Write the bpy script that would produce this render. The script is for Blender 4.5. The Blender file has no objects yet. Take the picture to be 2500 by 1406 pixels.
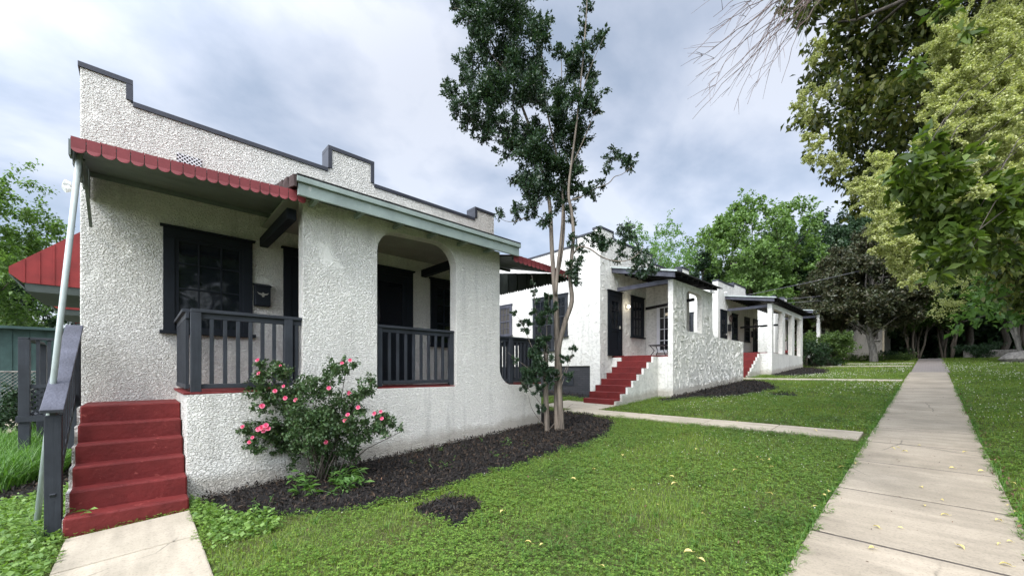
import bpy, math, random
import numpy as np
from mathutils import Vector, Matrix
from mathutils.geometry import tessellate_polygon
from math import radians as R, sin, cos, pi

# ------------------------------------------------------------------ camera, world, sun
S = bpy.context.scene
C = S.collection
CAM_H = 1.55
YAW = 46.671
cam_d = bpy.data.cameras.new("camera"); cam = bpy.data.objects.new("camera", cam_d); C.objects.link(cam)
cam.location = (0, 0, CAM_H); cam.rotation_euler = (R(90), 0, R(YAW))
cam_d.sensor_width = 36; cam_d.lens = 36*965/2500; cam_d.shift_y = (907-703)/2500
cam_d.clip_start = 0.05; cam_d.clip_end = 2000
S.camera = cam
SUN_EL, SUN_AZ = 50, 160          # azimuth measured clockwise from +Y
sd = Vector((sin(R(SUN_AZ))*cos(R(SUN_EL)), cos(R(SUN_AZ))*cos(R(SUN_EL)), sin(R(SUN_EL))))
W = bpy.data.worlds.new("World"); S.world = W; W.use_nodes = True
n = W.node_tree.nodes; l = W.node_tree.links; n.clear()
out = n.new("ShaderNodeOutputWorld"); bg = n.new("ShaderNodeBackground"); bg2 = n.new("ShaderNodeBackground"); add = n.new("ShaderNodeAddShader")
sky = n.new("ShaderNodeTexSky"); sky.sky_type = 'NISHITA'; sky.sun_disc = False
sky.sun_elevation = R(SUN_EL); sky.sun_rotation = R(SUN_AZ)
bg.inputs[1].default_value = 0.05; l.new(sky.outputs[0], bg.inputs[0])
tc = n.new("ShaderNodeTexCoord"); sep = n.new("ShaderNodeSeparateXYZ"); l.new(tc.outputs['Generated'], sep.inputs[0])
zc = n.new("ShaderNodeMath"); zc.operation = 'MAXIMUM'; l.new(sep.outputs[2], zc.inputs[0]); zc.inputs[1].default_value = 0.0
za = n.new("ShaderNodeMath"); za.operation = 'ADD'; l.new(zc.outputs[0], za.inputs[0]); za.inputs[1].default_value = 0.22
dx = n.new("ShaderNodeMath"); dx.operation = 'DIVIDE'; l.new(sep.outputs[0], dx.inputs[0]); l.new(za.outputs[0], dx.inputs[1])
dy = n.new("ShaderNodeMath"); dy.operation = 'DIVIDE'; l.new(sep.outputs[1], dy.inputs[0]); l.new(za.outputs[0], dy.inputs[1])
cmb = n.new("ShaderNodeCombineXYZ"); l.new(dx.outputs[0], cmb.inputs[0]); l.new(dy.outputs[0], cmb.inputs[1])
no = n.new("ShaderNodeTexNoise"); no.inputs['Scale'].default_value = 2.5; no.inputs['Detail'].default_value = 7; no.inputs['Roughness'].default_value = .52; no.inputs['Distortion'].default_value = .15
mp = n.new("ShaderNodeMapping"); mp.inputs['Location'].default_value = (3.1, 1.7, 0); mp.inputs['Scale'].default_value = (1, .8, 1)
l.new(cmb.outputs[0], mp.inputs[0]); l.new(mp.outputs[0], no.inputs[0])
rp = n.new("ShaderNodeValToRGB"); l.new(no.outputs[0], rp.inputs[0])
e = rp.color_ramp.elements
e[0].position = .34; e[0].color = (.39, .445, .53, 1); e[1].position = .62; e[1].color = (.80, .815, .86, 1)
m_ = e.new(.46); m_.color = (.56, .60, .68, 1)
dot = n.new("ShaderNodeVectorMath"); dot.operation = 'DOT_PRODUCT'; l.new(tc.outputs['Generated'], dot.inputs[0]); dot.inputs[1].default_value = sd
mx = n.new("ShaderNodeMath"); mx.operation = 'MAXIMUM'; l.new(dot.outputs['Value'], mx.inputs[0]); mx.inputs[1].default_value = 0
pw = n.new("ShaderNodeMath"); pw.operation = 'POWER'; l.new(mx.outputs[0], pw.inputs[0]); pw.inputs[1].default_value = 2
ml = n.new("ShaderNodeMath"); ml.operation = 'MULTIPLY_ADD'; l.new(pw.outputs[0], ml.inputs[0]); ml.inputs[1].default_value = 4.6; ml.inputs[2].default_value = .58
l.new(rp.outputs[0], bg2.inputs[0]); l.new(ml.outputs[0], bg2.inputs[1])
l.new(bg.outputs[0], add.inputs[0]); l.new(bg2.outputs[0], add.inputs[1]); l.new(add.outputs[0], out.inputs[0])
sl = bpy.data.lights.new("sun", 'SUN'); sl.energy = 1.5; sl.angle = R(20); sl.color = (1, .94, .85)
so = bpy.data.objects.new("sun", sl); C.objects.link(so); so.rotation_euler = sd.to_track_quat('Z', 'Y').to_euler()
S.view_settings.view_transform = 'Standard'; S.view_settings.look = 'None'; S.view_settings.gamma = 1
S.view_settings.exposure = 0.6

random.seed(7); rng = np.random.default_rng(7)

# ------------------------------------------------------------------ materials
MATS = {}
def nodes(name):
    m = bpy.data.materials.new(name); m.use_nodes = True
    nt = m.node_tree; b = nt.nodes["Principled BSDF"]
    return m, nt, b
def N(nt, typ, **k):
    x = nt.nodes.new(typ)
    for a, v in k.items():
        if a in x.inputs: x.inputs[a].default_value = v
        else: setattr(x, a, v)
    return x
def ramp(nt, src, stops):
    r = nt.nodes.new("ShaderNodeValToRGB"); nt.links.new(src, r.inputs[0])
    e = r.color_ramp.elements
    while len(e) < len(stops): e.new(.5)
    for i, (p, c) in enumerate(stops):
        e[i].position = p; e[i].color = (c, c, c, 1) if isinstance(c, (int, float)) else (*c, 1)
    return r
def mixc(nt, fac, a, b, mode='MIX'):
    m = nt.nodes.new("ShaderNodeMix"); m.data_type = 'RGBA'; m.blend_type = mode
    for i, v in ((0, fac), (6, a), (7, b)):
        if hasattr(v, 'is_linked'): nt.links.new(v, m.inputs[i])
        else: m.inputs[i].default_value = v if i == 0 else (*v, 1)
    return m.outputs[2]
def bump(nt, b, h, strength, dist, normal=None):
    bp = nt.nodes.new("ShaderNodeBump"); bp.inputs['Strength'].default_value = strength; bp.inputs['Distance'].default_value = dist
    nt.links.new(h, bp.inputs['Height']); nt.links.new(bp.outputs[0], b.inputs['Normal'])
    if normal: nt.links.new(normal, bp.inputs['Normal'])
    return bp.outputs[0]
def coords(nt): return N(nt, "ShaderNodeTexCoord").outputs['Object']

def stucco(name, col, scale=26, amp=.012, patch=True, stain=True, strength=1.0):
    m, nt, b = nodes(name); o = coords(nt)
    b.inputs['Roughness'].default_value = .85
    mq = N(nt, "ShaderNodeMapping"); mq.inputs['Scale'].default_value = (1, 1, 1.35); nt.links.new(o, mq.inputs[0])
    n1 = N(nt, "ShaderNodeTexNoise", Scale=scale, Detail=3, Roughness=.45, Distortion=.6); nt.links.new(mq.outputs[0], n1.inputs[0])
    r1 = ramp(nt, n1.outputs[0], [(.36, 0.0), (.64, 1.0)]); r1.color_ramp.interpolation = 'EASE'
    h = r1.outputs[0]
    n3 = N(nt, "ShaderNodeTexNoise", Scale=scale*5, Detail=2); nt.links.new(o, n3.inputs[0])
    if patch:
        n2 = N(nt, "ShaderNodeTexNoise", Scale=1.7, Detail=5, Roughness=.65); nt.links.new(o, n2.inputs[0])
        r2 = ramp(nt, n2.outputs[0], [(.30, .05), (.42, 1.0)])
        mu = N(nt, "ShaderNodeMath", operation='MULTIPLY'); nt.links.new(h, mu.inputs[0]); nt.links.new(r2.outputs[0], mu.inputs[1]); h = mu.outputs[0]
    ad = N(nt, "ShaderNodeMath", operation='MULTIPLY_ADD'); nt.links.new(n3.outputs[0], ad.inputs[0]); ad.inputs[1].default_value = .12; nt.links.new(h, ad.inputs[2])
    bump(nt, b, ad.outputs[0], strength, amp)
    n4 = N(nt, "ShaderNodeTexNoise", Scale=.9, Detail=6, Roughness=.6); nt.links.new(o, n4.inputs[0])
    r4 = ramp(nt, n4.outputs[0], [(.35, tuple(c*.90 for c in col)), (.65, col)])
    c = r4.outputs[0]
    # base colour darkened in the roughcast hollows for more contrast
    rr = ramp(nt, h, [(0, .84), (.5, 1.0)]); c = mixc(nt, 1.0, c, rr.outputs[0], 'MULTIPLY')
    if stain:
        n5 = N(nt, "ShaderNodeTexNoise", Scale=3.0, Detail=8, Roughness=.75); nt.links.new(o, n5.inputs[0])
        r5 = ramp(nt, n5.outputs[0], [(.62, 0.0), (.78, .35)])
        c = mixc(nt, r5.outputs[0], c, (.36, .33, .25))
        ms = N(nt, "ShaderNodeMapping"); ms.inputs['Scale'].default_value = (5, 5, .45); nt.links.new(o, ms.inputs[0])
        ns = N(nt, "ShaderNodeTexNoise", Scale=1.0, Detail=5, Roughness=.6); nt.links.new(ms.outputs[0], ns.inputs[0])
        c = mixc(nt, 1, c, ramp(nt, ns.outputs[0], [(.52, 1.0), (.72, .80)]).outputs[0], 'MULTIPLY')
        # splash dirt just above the sloping ground (z - .059 y)
        s3 = N(nt, "ShaderNodeSeparateXYZ"); nt.links.new(o, s3.inputs[0])
        g = N(nt, "ShaderNodeMath", operation='MULTIPLY_ADD'); nt.links.new(s3.outputs[1], g.inputs[0]); g.inputs[1].default_value = -.059; nt.links.new(s3.outputs[2], g.inputs[2])
        n6 = N(nt, "ShaderNodeMath", operation='MULTIPLY_ADD'); nt.links.new(n5.outputs[0], n6.inputs[0]); n6.inputs[1].default_value = -.35; nt.links.new(g.outputs[0], n6.inputs[2])
        r6 = ramp(nt, n6.outputs[0], [(0.0, .55), (.14, 0.0)]); 
        n6b = mixc(nt, r6.outputs[0], c, (.27, .23, .17)); c = n6b
    nt.links.new(c, b.inputs['Base Color'])
    return m
def paint(name, col, rough=.5, var=.25, bscale=40, bstr=.15, wood=False, chips=None):
    m, nt, b = nodes(name); o = coords(nt)
    n1 = N(nt, "ShaderNodeTexNoise", Scale=3.5, Detail=7, Roughness=.65); nt.links.new(o, n1.inputs[0])
    r1 = ramp(nt, n1.outputs[0], [(.3, tuple(c*(1-var) for c in col)), (.7, tuple(min(1, c*(1+var)) for c in col))])
    c = r1.outputs[0]
    if chips:
        n2 = N(nt, "ShaderNodeTexNoise", Scale=9, Detail=9, Roughness=.7); nt.links.new(o, n2.inputs[0])
        r2 = ramp(nt, n2.outputs[0], [(.62, 0.0), (.66, .8)]); c = mixc(nt, r2.outputs[0], c, chips)
    nt.links.new(c, b.inputs['Base Color'])
    b.inputs['Roughness'].default_value = rough; b.inputs['Specular IOR Level'].default_value = .28
    n3 = N(nt, "ShaderNodeTexNoise", Scale=bscale, Detail=4); 
    if wood:
        mpp = N(nt, "ShaderNodeMapping"); mpp.inputs['Scale'].default_value = (1, 1, .06); nt.links.new(o, mpp.inputs[0]); nt.links.new(mpp.outputs[0], n3.inputs[0])
    else: nt.links.new(o, n3.inputs[0])
    bump(nt, b, n3.outputs[0], bstr, .01)
    return m
def leafmat(name, cols, rough=.5, trans=.35, spec=.4, patch=False):
    m, nt, b = nodes(name)
    g = N(nt, "ShaderNodeNewGeometry")
    r = ramp(nt, g.outputs['Random Per Island'], [(i/(len(cols)-1), c) for i, c in enumerate(cols)])
    rc = r.outputs[0]
    if patch:
        o = coords(nt); na = N(nt, "ShaderNodeTexNoise", Scale=.55, Detail=7, Roughness=.7); nt.links.new(o, na.inputs[0])
        rc = mixc(nt, 1, rc, ramp(nt, na.outputs[0], [(.36, (.50, .60, .52)), (.5, (1, 1, 1)), (.66, (1.0, .98, .9))]).outputs[0], 'MULTIPLY')
        nb = N(nt, "ShaderNodeTexNoise", Scale=1.9, Detail=6, Roughness=.7); nt.links.new(o, nb.inputs[0])
        rc = mixc(nt, ramp(nt, nb.outputs[0], [(.60, 0.0), (.76, .5)]).outputs[0], rc, (.28, .26, .075))
    nt.links.new(rc, b.inputs['Base Color']); b.inputs['Roughness'].default_value = rough
    b.inputs['Specular IOR Level'].default_value = spec
    tr = N(nt, "ShaderNodeBsdfTranslucent"); 
    tcx = mixc(nt, 1.0, rc, (1.25, 1.35, .6), 'MULTIPLY'); nt.links.new(tcx, tr.inputs[0])
    mxs = N(nt, "ShaderNodeMixShader"); mxs.inputs[0].default_value = trans
    nt.links.new(b.outputs[0], mxs.inputs[1]); nt.links.new(tr.outputs[0], mxs.inputs[2])
    nt.links.new(mxs.outputs[0], nt.nodes['Material Output'].inputs[0])
    return m
def concrete(name, col, col2):
    m, nt, b = nodes(name); o = coords(nt)
    n1 = N(nt, "ShaderNodeTexNoise", Scale=1.3, Detail=9, Roughness=.65); nt.links.new(o, n1.inputs[0])
    r1 = ramp(nt, n1.outputs[0], [(.32, col2), (.62, col)])
    n2 = N(nt, "ShaderNodeTexNoise", Scale=55, Detail=6, Roughness=.7); nt.links.new(o, n2.inputs[0])
    r2 = ramp(nt, n2.outputs[0], [(.33, .72), (.5, 1.0)])
    c = mixc(nt, 1, r1.outputs[0], r2.outputs[0], 'MULTIPLY')
    mpp = N(nt, "ShaderNodeMapping"); mpp.inputs['Scale'].default_value = (.7, 5, 1); nt.links.new(o, mpp.inputs[0])
    n3 = N(nt, "ShaderNodeTexNoise", Scale=1.6, Detail=4); nt.links.new(mpp.outputs[0], n3.inputs[0])
    r3 = ramp(nt, n3.outputs[0], [(.42, 1.0), (.70, .80)]); c = mixc(nt, 1, c, r3.outputs[0], 'MULTIPLY')
    dn = N(nt, "ShaderNodeTexNoise", Scale=2.2, Detail=4); nt.links.new(o, dn.inputs[0]); dm = mixc(nt, .12, (0, 0, 0), dn.outputs[1]); va = N(nt, "ShaderNodeVectorMath", operation='ADD'); nt.links.new(o, va.inputs[0]); nt.links.new(dm, va.inputs[1])
    vo = N(nt, "ShaderNodeTexVoronoi", Scale=.55, feature='DISTANCE_TO_EDGE'); nt.links.new(va.outputs[0], vo.inputs['Vector'])
    cr = ramp(nt, vo.outputs['Distance'], [(0, .45), (.006, 1.0)]); mk = N(nt, "ShaderNodeTexNoise", Scale=.8, Detail=2); nt.links.new(o, mk.inputs[0])
    c = mixc(nt, ramp(nt, mk.outputs[0], [(.52, 0.0), (.56, 1.0)]).outputs[0], c, mixc(nt, 1, c, cr.outputs[0], 'MULTIPLY'))
    gi = N(nt, "ShaderNodeNewGeometry"); r4 = ramp(nt, gi.outputs['Random Per Island'], [(0, .9), (1, 1.05)]); c = mixc(nt, 1, c, r4.outputs[0], 'MULTIPLY')
    nt.links.new(c, b.inputs['Base Color']); b.inputs['Roughness'].default_value = .9
    bump(nt, b, n2.outputs[0], .5, .004)
    return m
def bark(name, c1, c2, scale=14, stretch=.12):
    m, nt, b = nodes(name); o = coords(nt)
    mpp = N(nt, "ShaderNodeMapping"); mpp.inputs['Scale'].default_value = (1, 1, stretch); nt.links.new(o, mpp.inputs[0])
    n1 = N(nt, "ShaderNodeTexNoise", Scale=scale, Detail=6, Roughness=.6); nt.links.new(mpp.outputs[0], n1.inputs[0])
    r1 = ramp(nt, n1.outputs[0], [(.35, c1), (.62, c2)]); nt.links.new(r1.outputs[0], b.inputs['Base Color'])
    b.inputs['Roughness'].default_value = .8; bump(nt, b, n1.outputs[0], .6, .01)
    return m

M = {}
M['stucco'] = stucco('roughcast_white', (.86, .845, .785), scale=44, amp=.019)
M['trowel'] = stucco('trowelled_white', (.76, .755, .71), scale=9, amp=.004, patch=False, strength=.4)
M['stucco_far'] = stucco('stucco_white_far', (.78, .775, .73), scale=16, amp=.012, patch=False)
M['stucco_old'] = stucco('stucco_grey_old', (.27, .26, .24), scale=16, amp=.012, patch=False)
M['shade'] = M['stucco']
M['navy'] = paint('navy_black_paint', (.004, .007, .012), .6, .3, bstr=.1)
M['char'] = paint('charcoal_paint', (.026, .030, .037), .6, .3, wood=True, bstr=.35)
M['charwood'] = paint('weathered_charcoal_wood', (.075, .078, .10), .6, .35, wood=True, bstr=.6)
M['cap'] = paint('charcoal_flashing', (.045, .048, .06), .35, .2)
M['red'] = paint('red_step_paint', (.135, .017, .016), .65, .25, bscale=22, bstr=.6, chips=(.27, .06, .05))
M['awn'] = paint('faded_red_metal', (.19, .038, .042), .55, .22, bstr=.08)
M['awnred'] = paint('red_metal', (.20, .024, .023), .5, .2, bstr=.05)
M['sage'] = paint('sage_green_paint', (.245, .295, .275), .55, .15, bscale=60, bstr=.25, wood=False, chips=(.40, .42, .40))
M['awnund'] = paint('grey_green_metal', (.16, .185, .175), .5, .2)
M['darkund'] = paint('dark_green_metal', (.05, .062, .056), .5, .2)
M['ceil'] = paint('porch_ceiling_paint', (.33, .34, .31), .7, .15)
M['brown'] = paint('rotten_brown_wood', (.05, .033, .03), .8, .4, bstr=.8)
M['shingle'] = paint('roof_felt', (.045, .045, .047), .9, .3, bstr=.6)
M['pole'] = paint('galvanised_pole', (.42, .47, .46), .38, .2, wood=True)
M['white'] = paint('white_paint', (.72, .73, .75), .5, .06)
M['plastic'] = paint('white_plastic', (.75, .75, .75), .35, .04)
M['black'] = paint('black_metal', (.012, .012, .014), .4, .2)
M['brass'] = paint('pale_metal_badge', (.30, .29, .25), .35, .2)
M['teal'] = paint('teal_siding', (.035, .065, .06), .8, .3)
M['wire'] = paint('cable_grey', (.10, .10, .11), .5, .1)
M['grille'] = M['white']
def brickmat():
    m, nt, b = nodes('painted_charcoal_brick'); o = coords(nt)
    mpp = N(nt, "ShaderNodeMapping"); mpp.inputs['Rotation'].default_value = (R(90), 0, 0); nt.links.new(o, mpp.inputs[0])
    br = N(nt, "ShaderNodeTexBrick", Scale=1.0); br.inputs['Brick Width'].default_value = .22; br.inputs['Row Height'].default_value = .075; br.inputs['Mortar Size'].default_value = .008
    br.inputs[1].default_value = (.05, .052, .06, 1); br.inputs[2].default_value = (.036, .038, .045, 1); br.inputs[3].default_value = (.025, .026, .03, 1)
    nt.links.new(mpp.outputs[0], br.inputs[0]); nt.links.new(br.outputs[0], b.inputs['Base Color']); b.inputs['Roughness'].default_value = .6
    iv = N(nt, "ShaderNodeMath", operation='SUBTRACT'); iv.inputs[0].default_value = 1; nt.links.new(br.outputs[1], iv.inputs[1]); bump(nt, b, iv.outputs[0], .9, .01)
    return m
M['brick'] = brickmat()
def glassmat(name, col, rough=.04):
    m, nt, b = nodes(name); b.inputs['Base Color'].default_value = (*col, 1); b.inputs['Roughness'].default_value = rough
    b.inputs['Specular IOR Level'].default_value = .45
    o = coords(nt); n1 = N(nt, "ShaderNodeTexNoise", Scale=2.5, Detail=1); nt.links.new(o, n1.inputs[0]); bump(nt, b, n1.outputs[0], .25, .02)
    return m
M['glass'] = glassmat('dark_window_glass', (.008, .010, .014))
M['glass2'] = glassmat('pale_reflection_glass', (.07, .065, .06))  # paler base colour paints the lighter reflections into these panes
def emis(name, col, s):
    m, nt, b = nodes(name); b.inputs['Base Color'].default_value = (*col, 1); b.inputs['Emission Color'].default_value = (*col, 1); b.inputs['Emission Strength'].default_value = s
    return m
M['lamp'] = emis('lit_bulb', (1, .9, .72), 6)
M['conc'] = concrete('sidewalk_concrete', (.40, .342, .262), (.27, .23, .172))
M['conc2'] = concrete('walkway_concrete', (.44, .385, .30), (.33, .29, .22))
def pave():
    m, nt, b = nodes('worn_brick_paving'); o = coords(nt)
    br = N(nt, "ShaderNodeTexBrick", Scale=1.0); br.inputs['Brick Width'].default_value = .2; br.inputs['Row Height'].default_value = .1; br.inputs['Mortar Size'].default_value = .008
    br.inputs[1].default_value = (.17, .14, .125, 1); br.inputs[2].default_value = (.21, .185, .165, 1); br.inputs[3].default_value = (.14, .13, .11, 1)
    nt.links.new(o, br.inputs[0]); nt.links.new(br.outputs[0], b.inputs['Base Color']); b.inputs['Roughness'].default_value = .9
    return m
M['pave'] = pave()
def soil():
    m, nt, b = nodes('lawn_soil'); o = coords(nt)
    n1 = N(nt, "ShaderNodeTexNoise", Scale=2.2, Detail=8, Roughness=.7); nt.links.new(o, n1.inputs[0])
    r1 = ramp(nt, n1.outputs[0], [(.3, (.08, .065, .035)), (.5, (.085, .11, .035)), (.7, (.10, .15, .04))])
    n2 = N(nt, "ShaderNodeTexNoise", Scale=40, Detail=5); nt.links.new(o, n2.inputs[0])
    c = mixc(nt, 1, r1.outputs[0], ramp(nt, n2.outputs[0], [(.3, .5), (.7, 1.3)]).outputs[0], 'MULTIPLY')
    nt.links.new(c, b.inputs['Base Color']); b.inputs['Roughness'].default_value = 1; b.inputs['Specular IOR Level'].default_value = .1
    bump(nt, b, n2.outputs[0], 1, .03)
    return m
M['soil'] = soil()
M['mulch'] = paint('black_mulch', (.009, .008, .008), .95, .5, bscale=60, bstr=1)
M['chip'] = leafmat('mulch_chips', [(.009, .008, .007), (.022, .018, .016), (.014, .012, .010), (.07, .045, .028)], .7, 0.0, .25)
M['grass'] = leafmat('grass_blades', [(.105, .185, .022), (.17, .265, .032), (.13, .215, .026), (.29, .34, .07)], .5, .4, patch=True)
M['clover'] = leafmat('clover_leaves', [(.07, .15, .024), (.125, .22, .034), (.20, .32, .055), (.08, .165, .026)], .5, .35, patch=True)
M['ivy'] = leafmat('broad_ground_leaves', [(.10, .19, .045), (.16, .27, .06), (.21, .33, .085)], .45, .35)
M['lir'] = leafmat('long_grass_leaves', [(.05, .13, .02), (.09, .2, .03), (.13, .25, .05)], .4, .35)
M['bloom'] = leafmat('clover_bloom', [(.55, .56, .48), (.7, .7, .62)], .8, .2)
M['myrtle'] = leafmat('myrtle_leaves', [(.016, .040, .022), (.030, .062, .032), (.048, .09, .042), (.03, .045, .025)], .38, .2, .5)
M['roseleaf'] = leafmat('rose_leaves', [(.028, .060, .022), (.052, .10, .035), (.08, .14, .05), (.05, .06, .03)], .48, .25, .4)
M['rose'] = leafmat('pink_petals', [(.62, .05, .16), (.75, .13, .27), (.8, .28, .40)], .5, .3)
M['weed'] = leafmat('weed_leaves', [(.06, .14, .03), (.10, .2, .05), (.14, .25, .07)], .45, .35)
M['maple'] = leafmat('maple_leaves', [(.075, .145, .035), (.115, .20, .05), (.17, .27, .075), (.055, .10, .028)], .5, .35)
M['lightleaf'] = leafmat('light_green_leaves', [(.07, .15, .04), (.12, .22, .06), (.16, .27, .09)], .5, .4)
M['midleaf'] = leafmat('mid_green_leaves', [(.045, .08, .02), (.075, .13, .03), (.12, .19, .045)], .5, .3)
M['darkleaf'] = leafmat('dark_leaves', [(.012, .03, .012), (.02, .05, .018), (.035, .075, .025)], .5, .2)
M['magleaf'] = leafmat('magnolia_leaves', [(.022, .032, .014), (.045, .055, .022), (.062, .052, .024), (.055, .075, .03)], .42, .08, .4)
M['bigleaf'] = leafmat('glossy_privet_leaves', [(.035, .065, .010), (.065, .11, .016), (.11, .16, .028), (.04, .06, .012)], .42, .35, .3)
M['ovleaf'] = leafmat('overhang_leaves', [(.028, .042, .010), (.055, .078, .016), (.10, .12, .03), (.17, .17, .05)], .4, .3)
M['flower'] = leafmat('cream_green_blossom', [(.30, .34, .14), (.44, .46, .21), (.58, .58, .32)], .7, .35)
M['twig'] = bark('bare_twigs', (.07, .05, .045), (.14, .10, .09))
M['barkm'] = bark('myrtle_bark', (.07, .058, .046), (.20, .165, .13), 20)
M['barkd'] = bark('dark_bark', (.035, .028, .022), (.09, .075, .06))
M['barkg'] = bark('grey_bark', (.11, .10, .09), (.26, .24, .21), 10, .4)
M['yleaf'] = leafmat('yellow_fallen_leaf', [(.55, .42, .10), (.62, .52, .20), (.5, .36, .12)], .6, .2)
M['dleaf'] = leafmat('brown_litter', [(.10, .05, .03), (.18, .10, .06), (.06, .035, .025)], .7, .1)
M['chair'] = M['black']

# ------------------------------------------------------------------ mesh helpers
class MB:
    def __init__(s): s.v = []; s.f = []
    def add(s, v, f):
        o = len(s.v); s.v += [tuple(p) for p in v]; s.f += [tuple(i+o for i in q) for q in f]; return s
    def box(s, x0, x1, y0, y1, z0, z1):
        x0, x1 = sorted((x0, x1)); y0, y1 = sorted((y0, y1)); z0, z1 = sorted((z0, z1))
        return s.add([(x0,y0,z0),(x1,y0,z0),(x1,y1,z0),(x0,y1,z0),(x0,y0,z1),(x1,y0,z1),(x1,y1,z1),(x0,y1,z1)],
              [(3,2,1,0),(4,5,6,7),(0,1,5,4),(1,2,6,5),(2,3,7,6),(3,0,4,7)])
    def bar(s, a, b, w, h, up=(0,0,1)):
        a, b = Vector(a), Vector(b); d = (b-a).normalized(); up = Vector(up)
        sx = d.cross(up).normalized()*w/2; uz = sx.cross(d).normalized()*h/2
        v = [p+i*sx+j*uz for p in (a, b) for i, j in ((-1,-1),(1,-1),(1,1),(-1,1))]
        return s.add(v, [(3,2,1,0),(4,5,6,7),(0,1,5,4),(1,2,6,5),(2,3,7,6),(3,0,4,7)])
    def hexa(s, v):   # eight corners: bottom four, then top four, both counterclockwise
        return s.add(v, [(3,2,1,0),(4,5,6,7),(0,1,5,4),(1,2,6,5),(2,3,7,6),(3,0,4,7)])
    def tube(s, pts, rad, n=8, cap=True):
        pts = [Vector(p) for p in pts]; o = len(s.v); ref = Vector((.31, .2, .93))
        for i, p in enumerate(pts):
            d = (pts[min(i+1, len(pts)-1)]-pts[max(i-1, 0)])
            d = d.normalized() if d.length > 1e-9 else Vector((0,0,1))
            if abs(d.dot(ref)) > .95: ref = Vector((1, 0, 0))
            a = d.cross(ref).normalized(); b = d.cross(a)
            r = rad[i] if hasattr(rad, '__len__') else rad
            for k in range(n): s.v.append(tuple(p + a*(r*cos(2*pi*k/n)) + b*(r*sin(2*pi*k/n))))
        for i in range(len(pts)-1):
            for k in range(n): s.f.append((o+i*n+k, o+i*n+(k+1) % n, o+(i+1)*n+(k+1) % n, o+(i+1)*n+k))
        if cap:
            s.f.append(tuple(o+k for k in range(n))[::-1]); s.f.append(tuple(o+(len(pts)-1)*n+k for k in range(n)))
        return s
    def prism(s, loops, a, b, axis='X'):
        """loops of (u, z) [first outer, rest holes] extruded from a to b along axis"""
        tri = tessellate_polygon([[Vector((p[0], p[1], 0)) for p in lp] for lp in loops])
        flat = [p for lp in loops for p in lp]; nn = len(flat)
        mk = (lambda u, z, t: (t, u, z)) if axis == 'X' else (lambda u, z, t: (u, t, z))
        v = [mk(u, z, a) for u, z in flat] + [mk(u, z, b) for u, z in flat]
        f = [tuple(t) for t in tri] + [tuple(i+nn for i in t)[::-1] for t in tri]
        o = 0
        for lp in loops:
            for i in range(len(lp)):
                j = (i+1) % len(lp); f.append((o+i, o+j, o+j+nn, o+i+nn))
            o += len(lp)
        return s.add(v, f)
    def mesh(s, name, mat, smooth=False, fix=True):
        me = bpy.data.meshes.new(name); me.from_pydata(s.v, [], s.f); me.materials.append(mat)
        if fix:
            import bmesh
            bm = bmesh.new(); bm.from_mesh(me); bmesh.ops.recalc_face_normals(bm, faces=bm.faces); bm.to_mesh(me); bm.free()
        if smooth: me.polygons.foreach_set('use_smooth', [True]*len(me.polygons))
        me.update(); return me

def tag(o, label=None, cat=None, group=None, kind=None):
    if label: o['label'] = label
    if cat: o['category'] = cat
    if group: o['group'] = group
    if kind: o['kind'] = kind
    return o
def rootloc(p):
    while p.parent: p = p.parent
    return p.location
def link(me, name, parent=None):
    o = bpy.data.objects.new(name, me); C.objects.link(o)
    if parent is not None:
        o.parent = parent
        if parent.parent is None and parent.type == 'EMPTY': o.matrix_parent_inverse = Matrix.Translation(-parent.location)
    return o
def thing(name, loc, label, cat, group=None):
    o = bpy.data.objects.new(name, None); C.objects.link(o); o.location = loc; o.empty_display_size = .2
    return tag(o, label, cat, group)
def part(name, mb, mat, parent, bevel=0, smooth=False, label=None):
    o = link(mb.mesh(name, M[mat], smooth), name, parent)
    if bevel:
        b = o.modifiers.new('bevel', 'BEVEL'); b.width = bevel; b.segments = 2; b.limit_method = 'ANGLE'; b.angle_limit = R(40)
    if label: o['label'] = label
    return o
def solo(name, mb, mat, label, cat, group=None, kind=None, bevel=0, smooth=False):
    o = part(name, mb, mat, None, bevel, smooth); return tag(o, label, cat, group, kind)
def npmesh(name, V, F, mat, smooth=False):
    """V (N,3) array; F (M,k) array of equal-sized faces"""
    me = bpy.data.meshes.new(name); k = F.shape[1]
    me.vertices.add(len(V)); me.vertices.foreach_set('co', V.astype(np.float32).ravel())
    me.loops.add(F.size); me.loops.foreach_set('vertex_index', F.astype(np.int32).ravel())
    me.polygons.add(len(F)); me.polygons.foreach_set('loop_start', np.arange(0, F.size, k, dtype=np.int32)); me.polygons.foreach_set('loop_total', np.full(len(F), k, dtype=np.int32))
    me.materials.append(M[mat]); me.update(calc_edges=True)
    if smooth: me.polygons.foreach_set('use_smooth', np.ones(len(F), dtype=bool))
    return me
def unit(a): return a/np.maximum(np.linalg.norm(a, axis=1, keepdims=True), 1e-9)
def leaves(P, size, droop=0.3, flat=0.4, aspect=.45, axis=None, spread=1.0):
    """one folded four-cornered leaf per point: returns V, F"""
    n = len(P); size = np.broadcast_to(np.asarray(size, float), (n,))[:, None]
    ax = rng.normal(size=(n, 3)); ax[:, 2] -= droop
    if axis is not None: ax = axis + spread*rng.normal(size=(n, 3))*.5
    ax = unit(ax)
    up = rng.normal(size=(n, 3))*(1-flat); up[:, 2] += flat*2
    side = unit(np.cross(ax, up)); nor = np.cross(side, ax)
    w = size*aspect
    base = P; tip = P+ax*size - nor*size*.12; mid = P+ax*size*.5
    L = mid+side*w*.5+nor*size*.08; Rr = mid-side*w*.5+nor*size*.08
    V = np.stack([base, L, tip, Rr], 1).reshape(-1, 3); F = np.arange(4*n).reshape(-1, 4)
    return V, F
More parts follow.
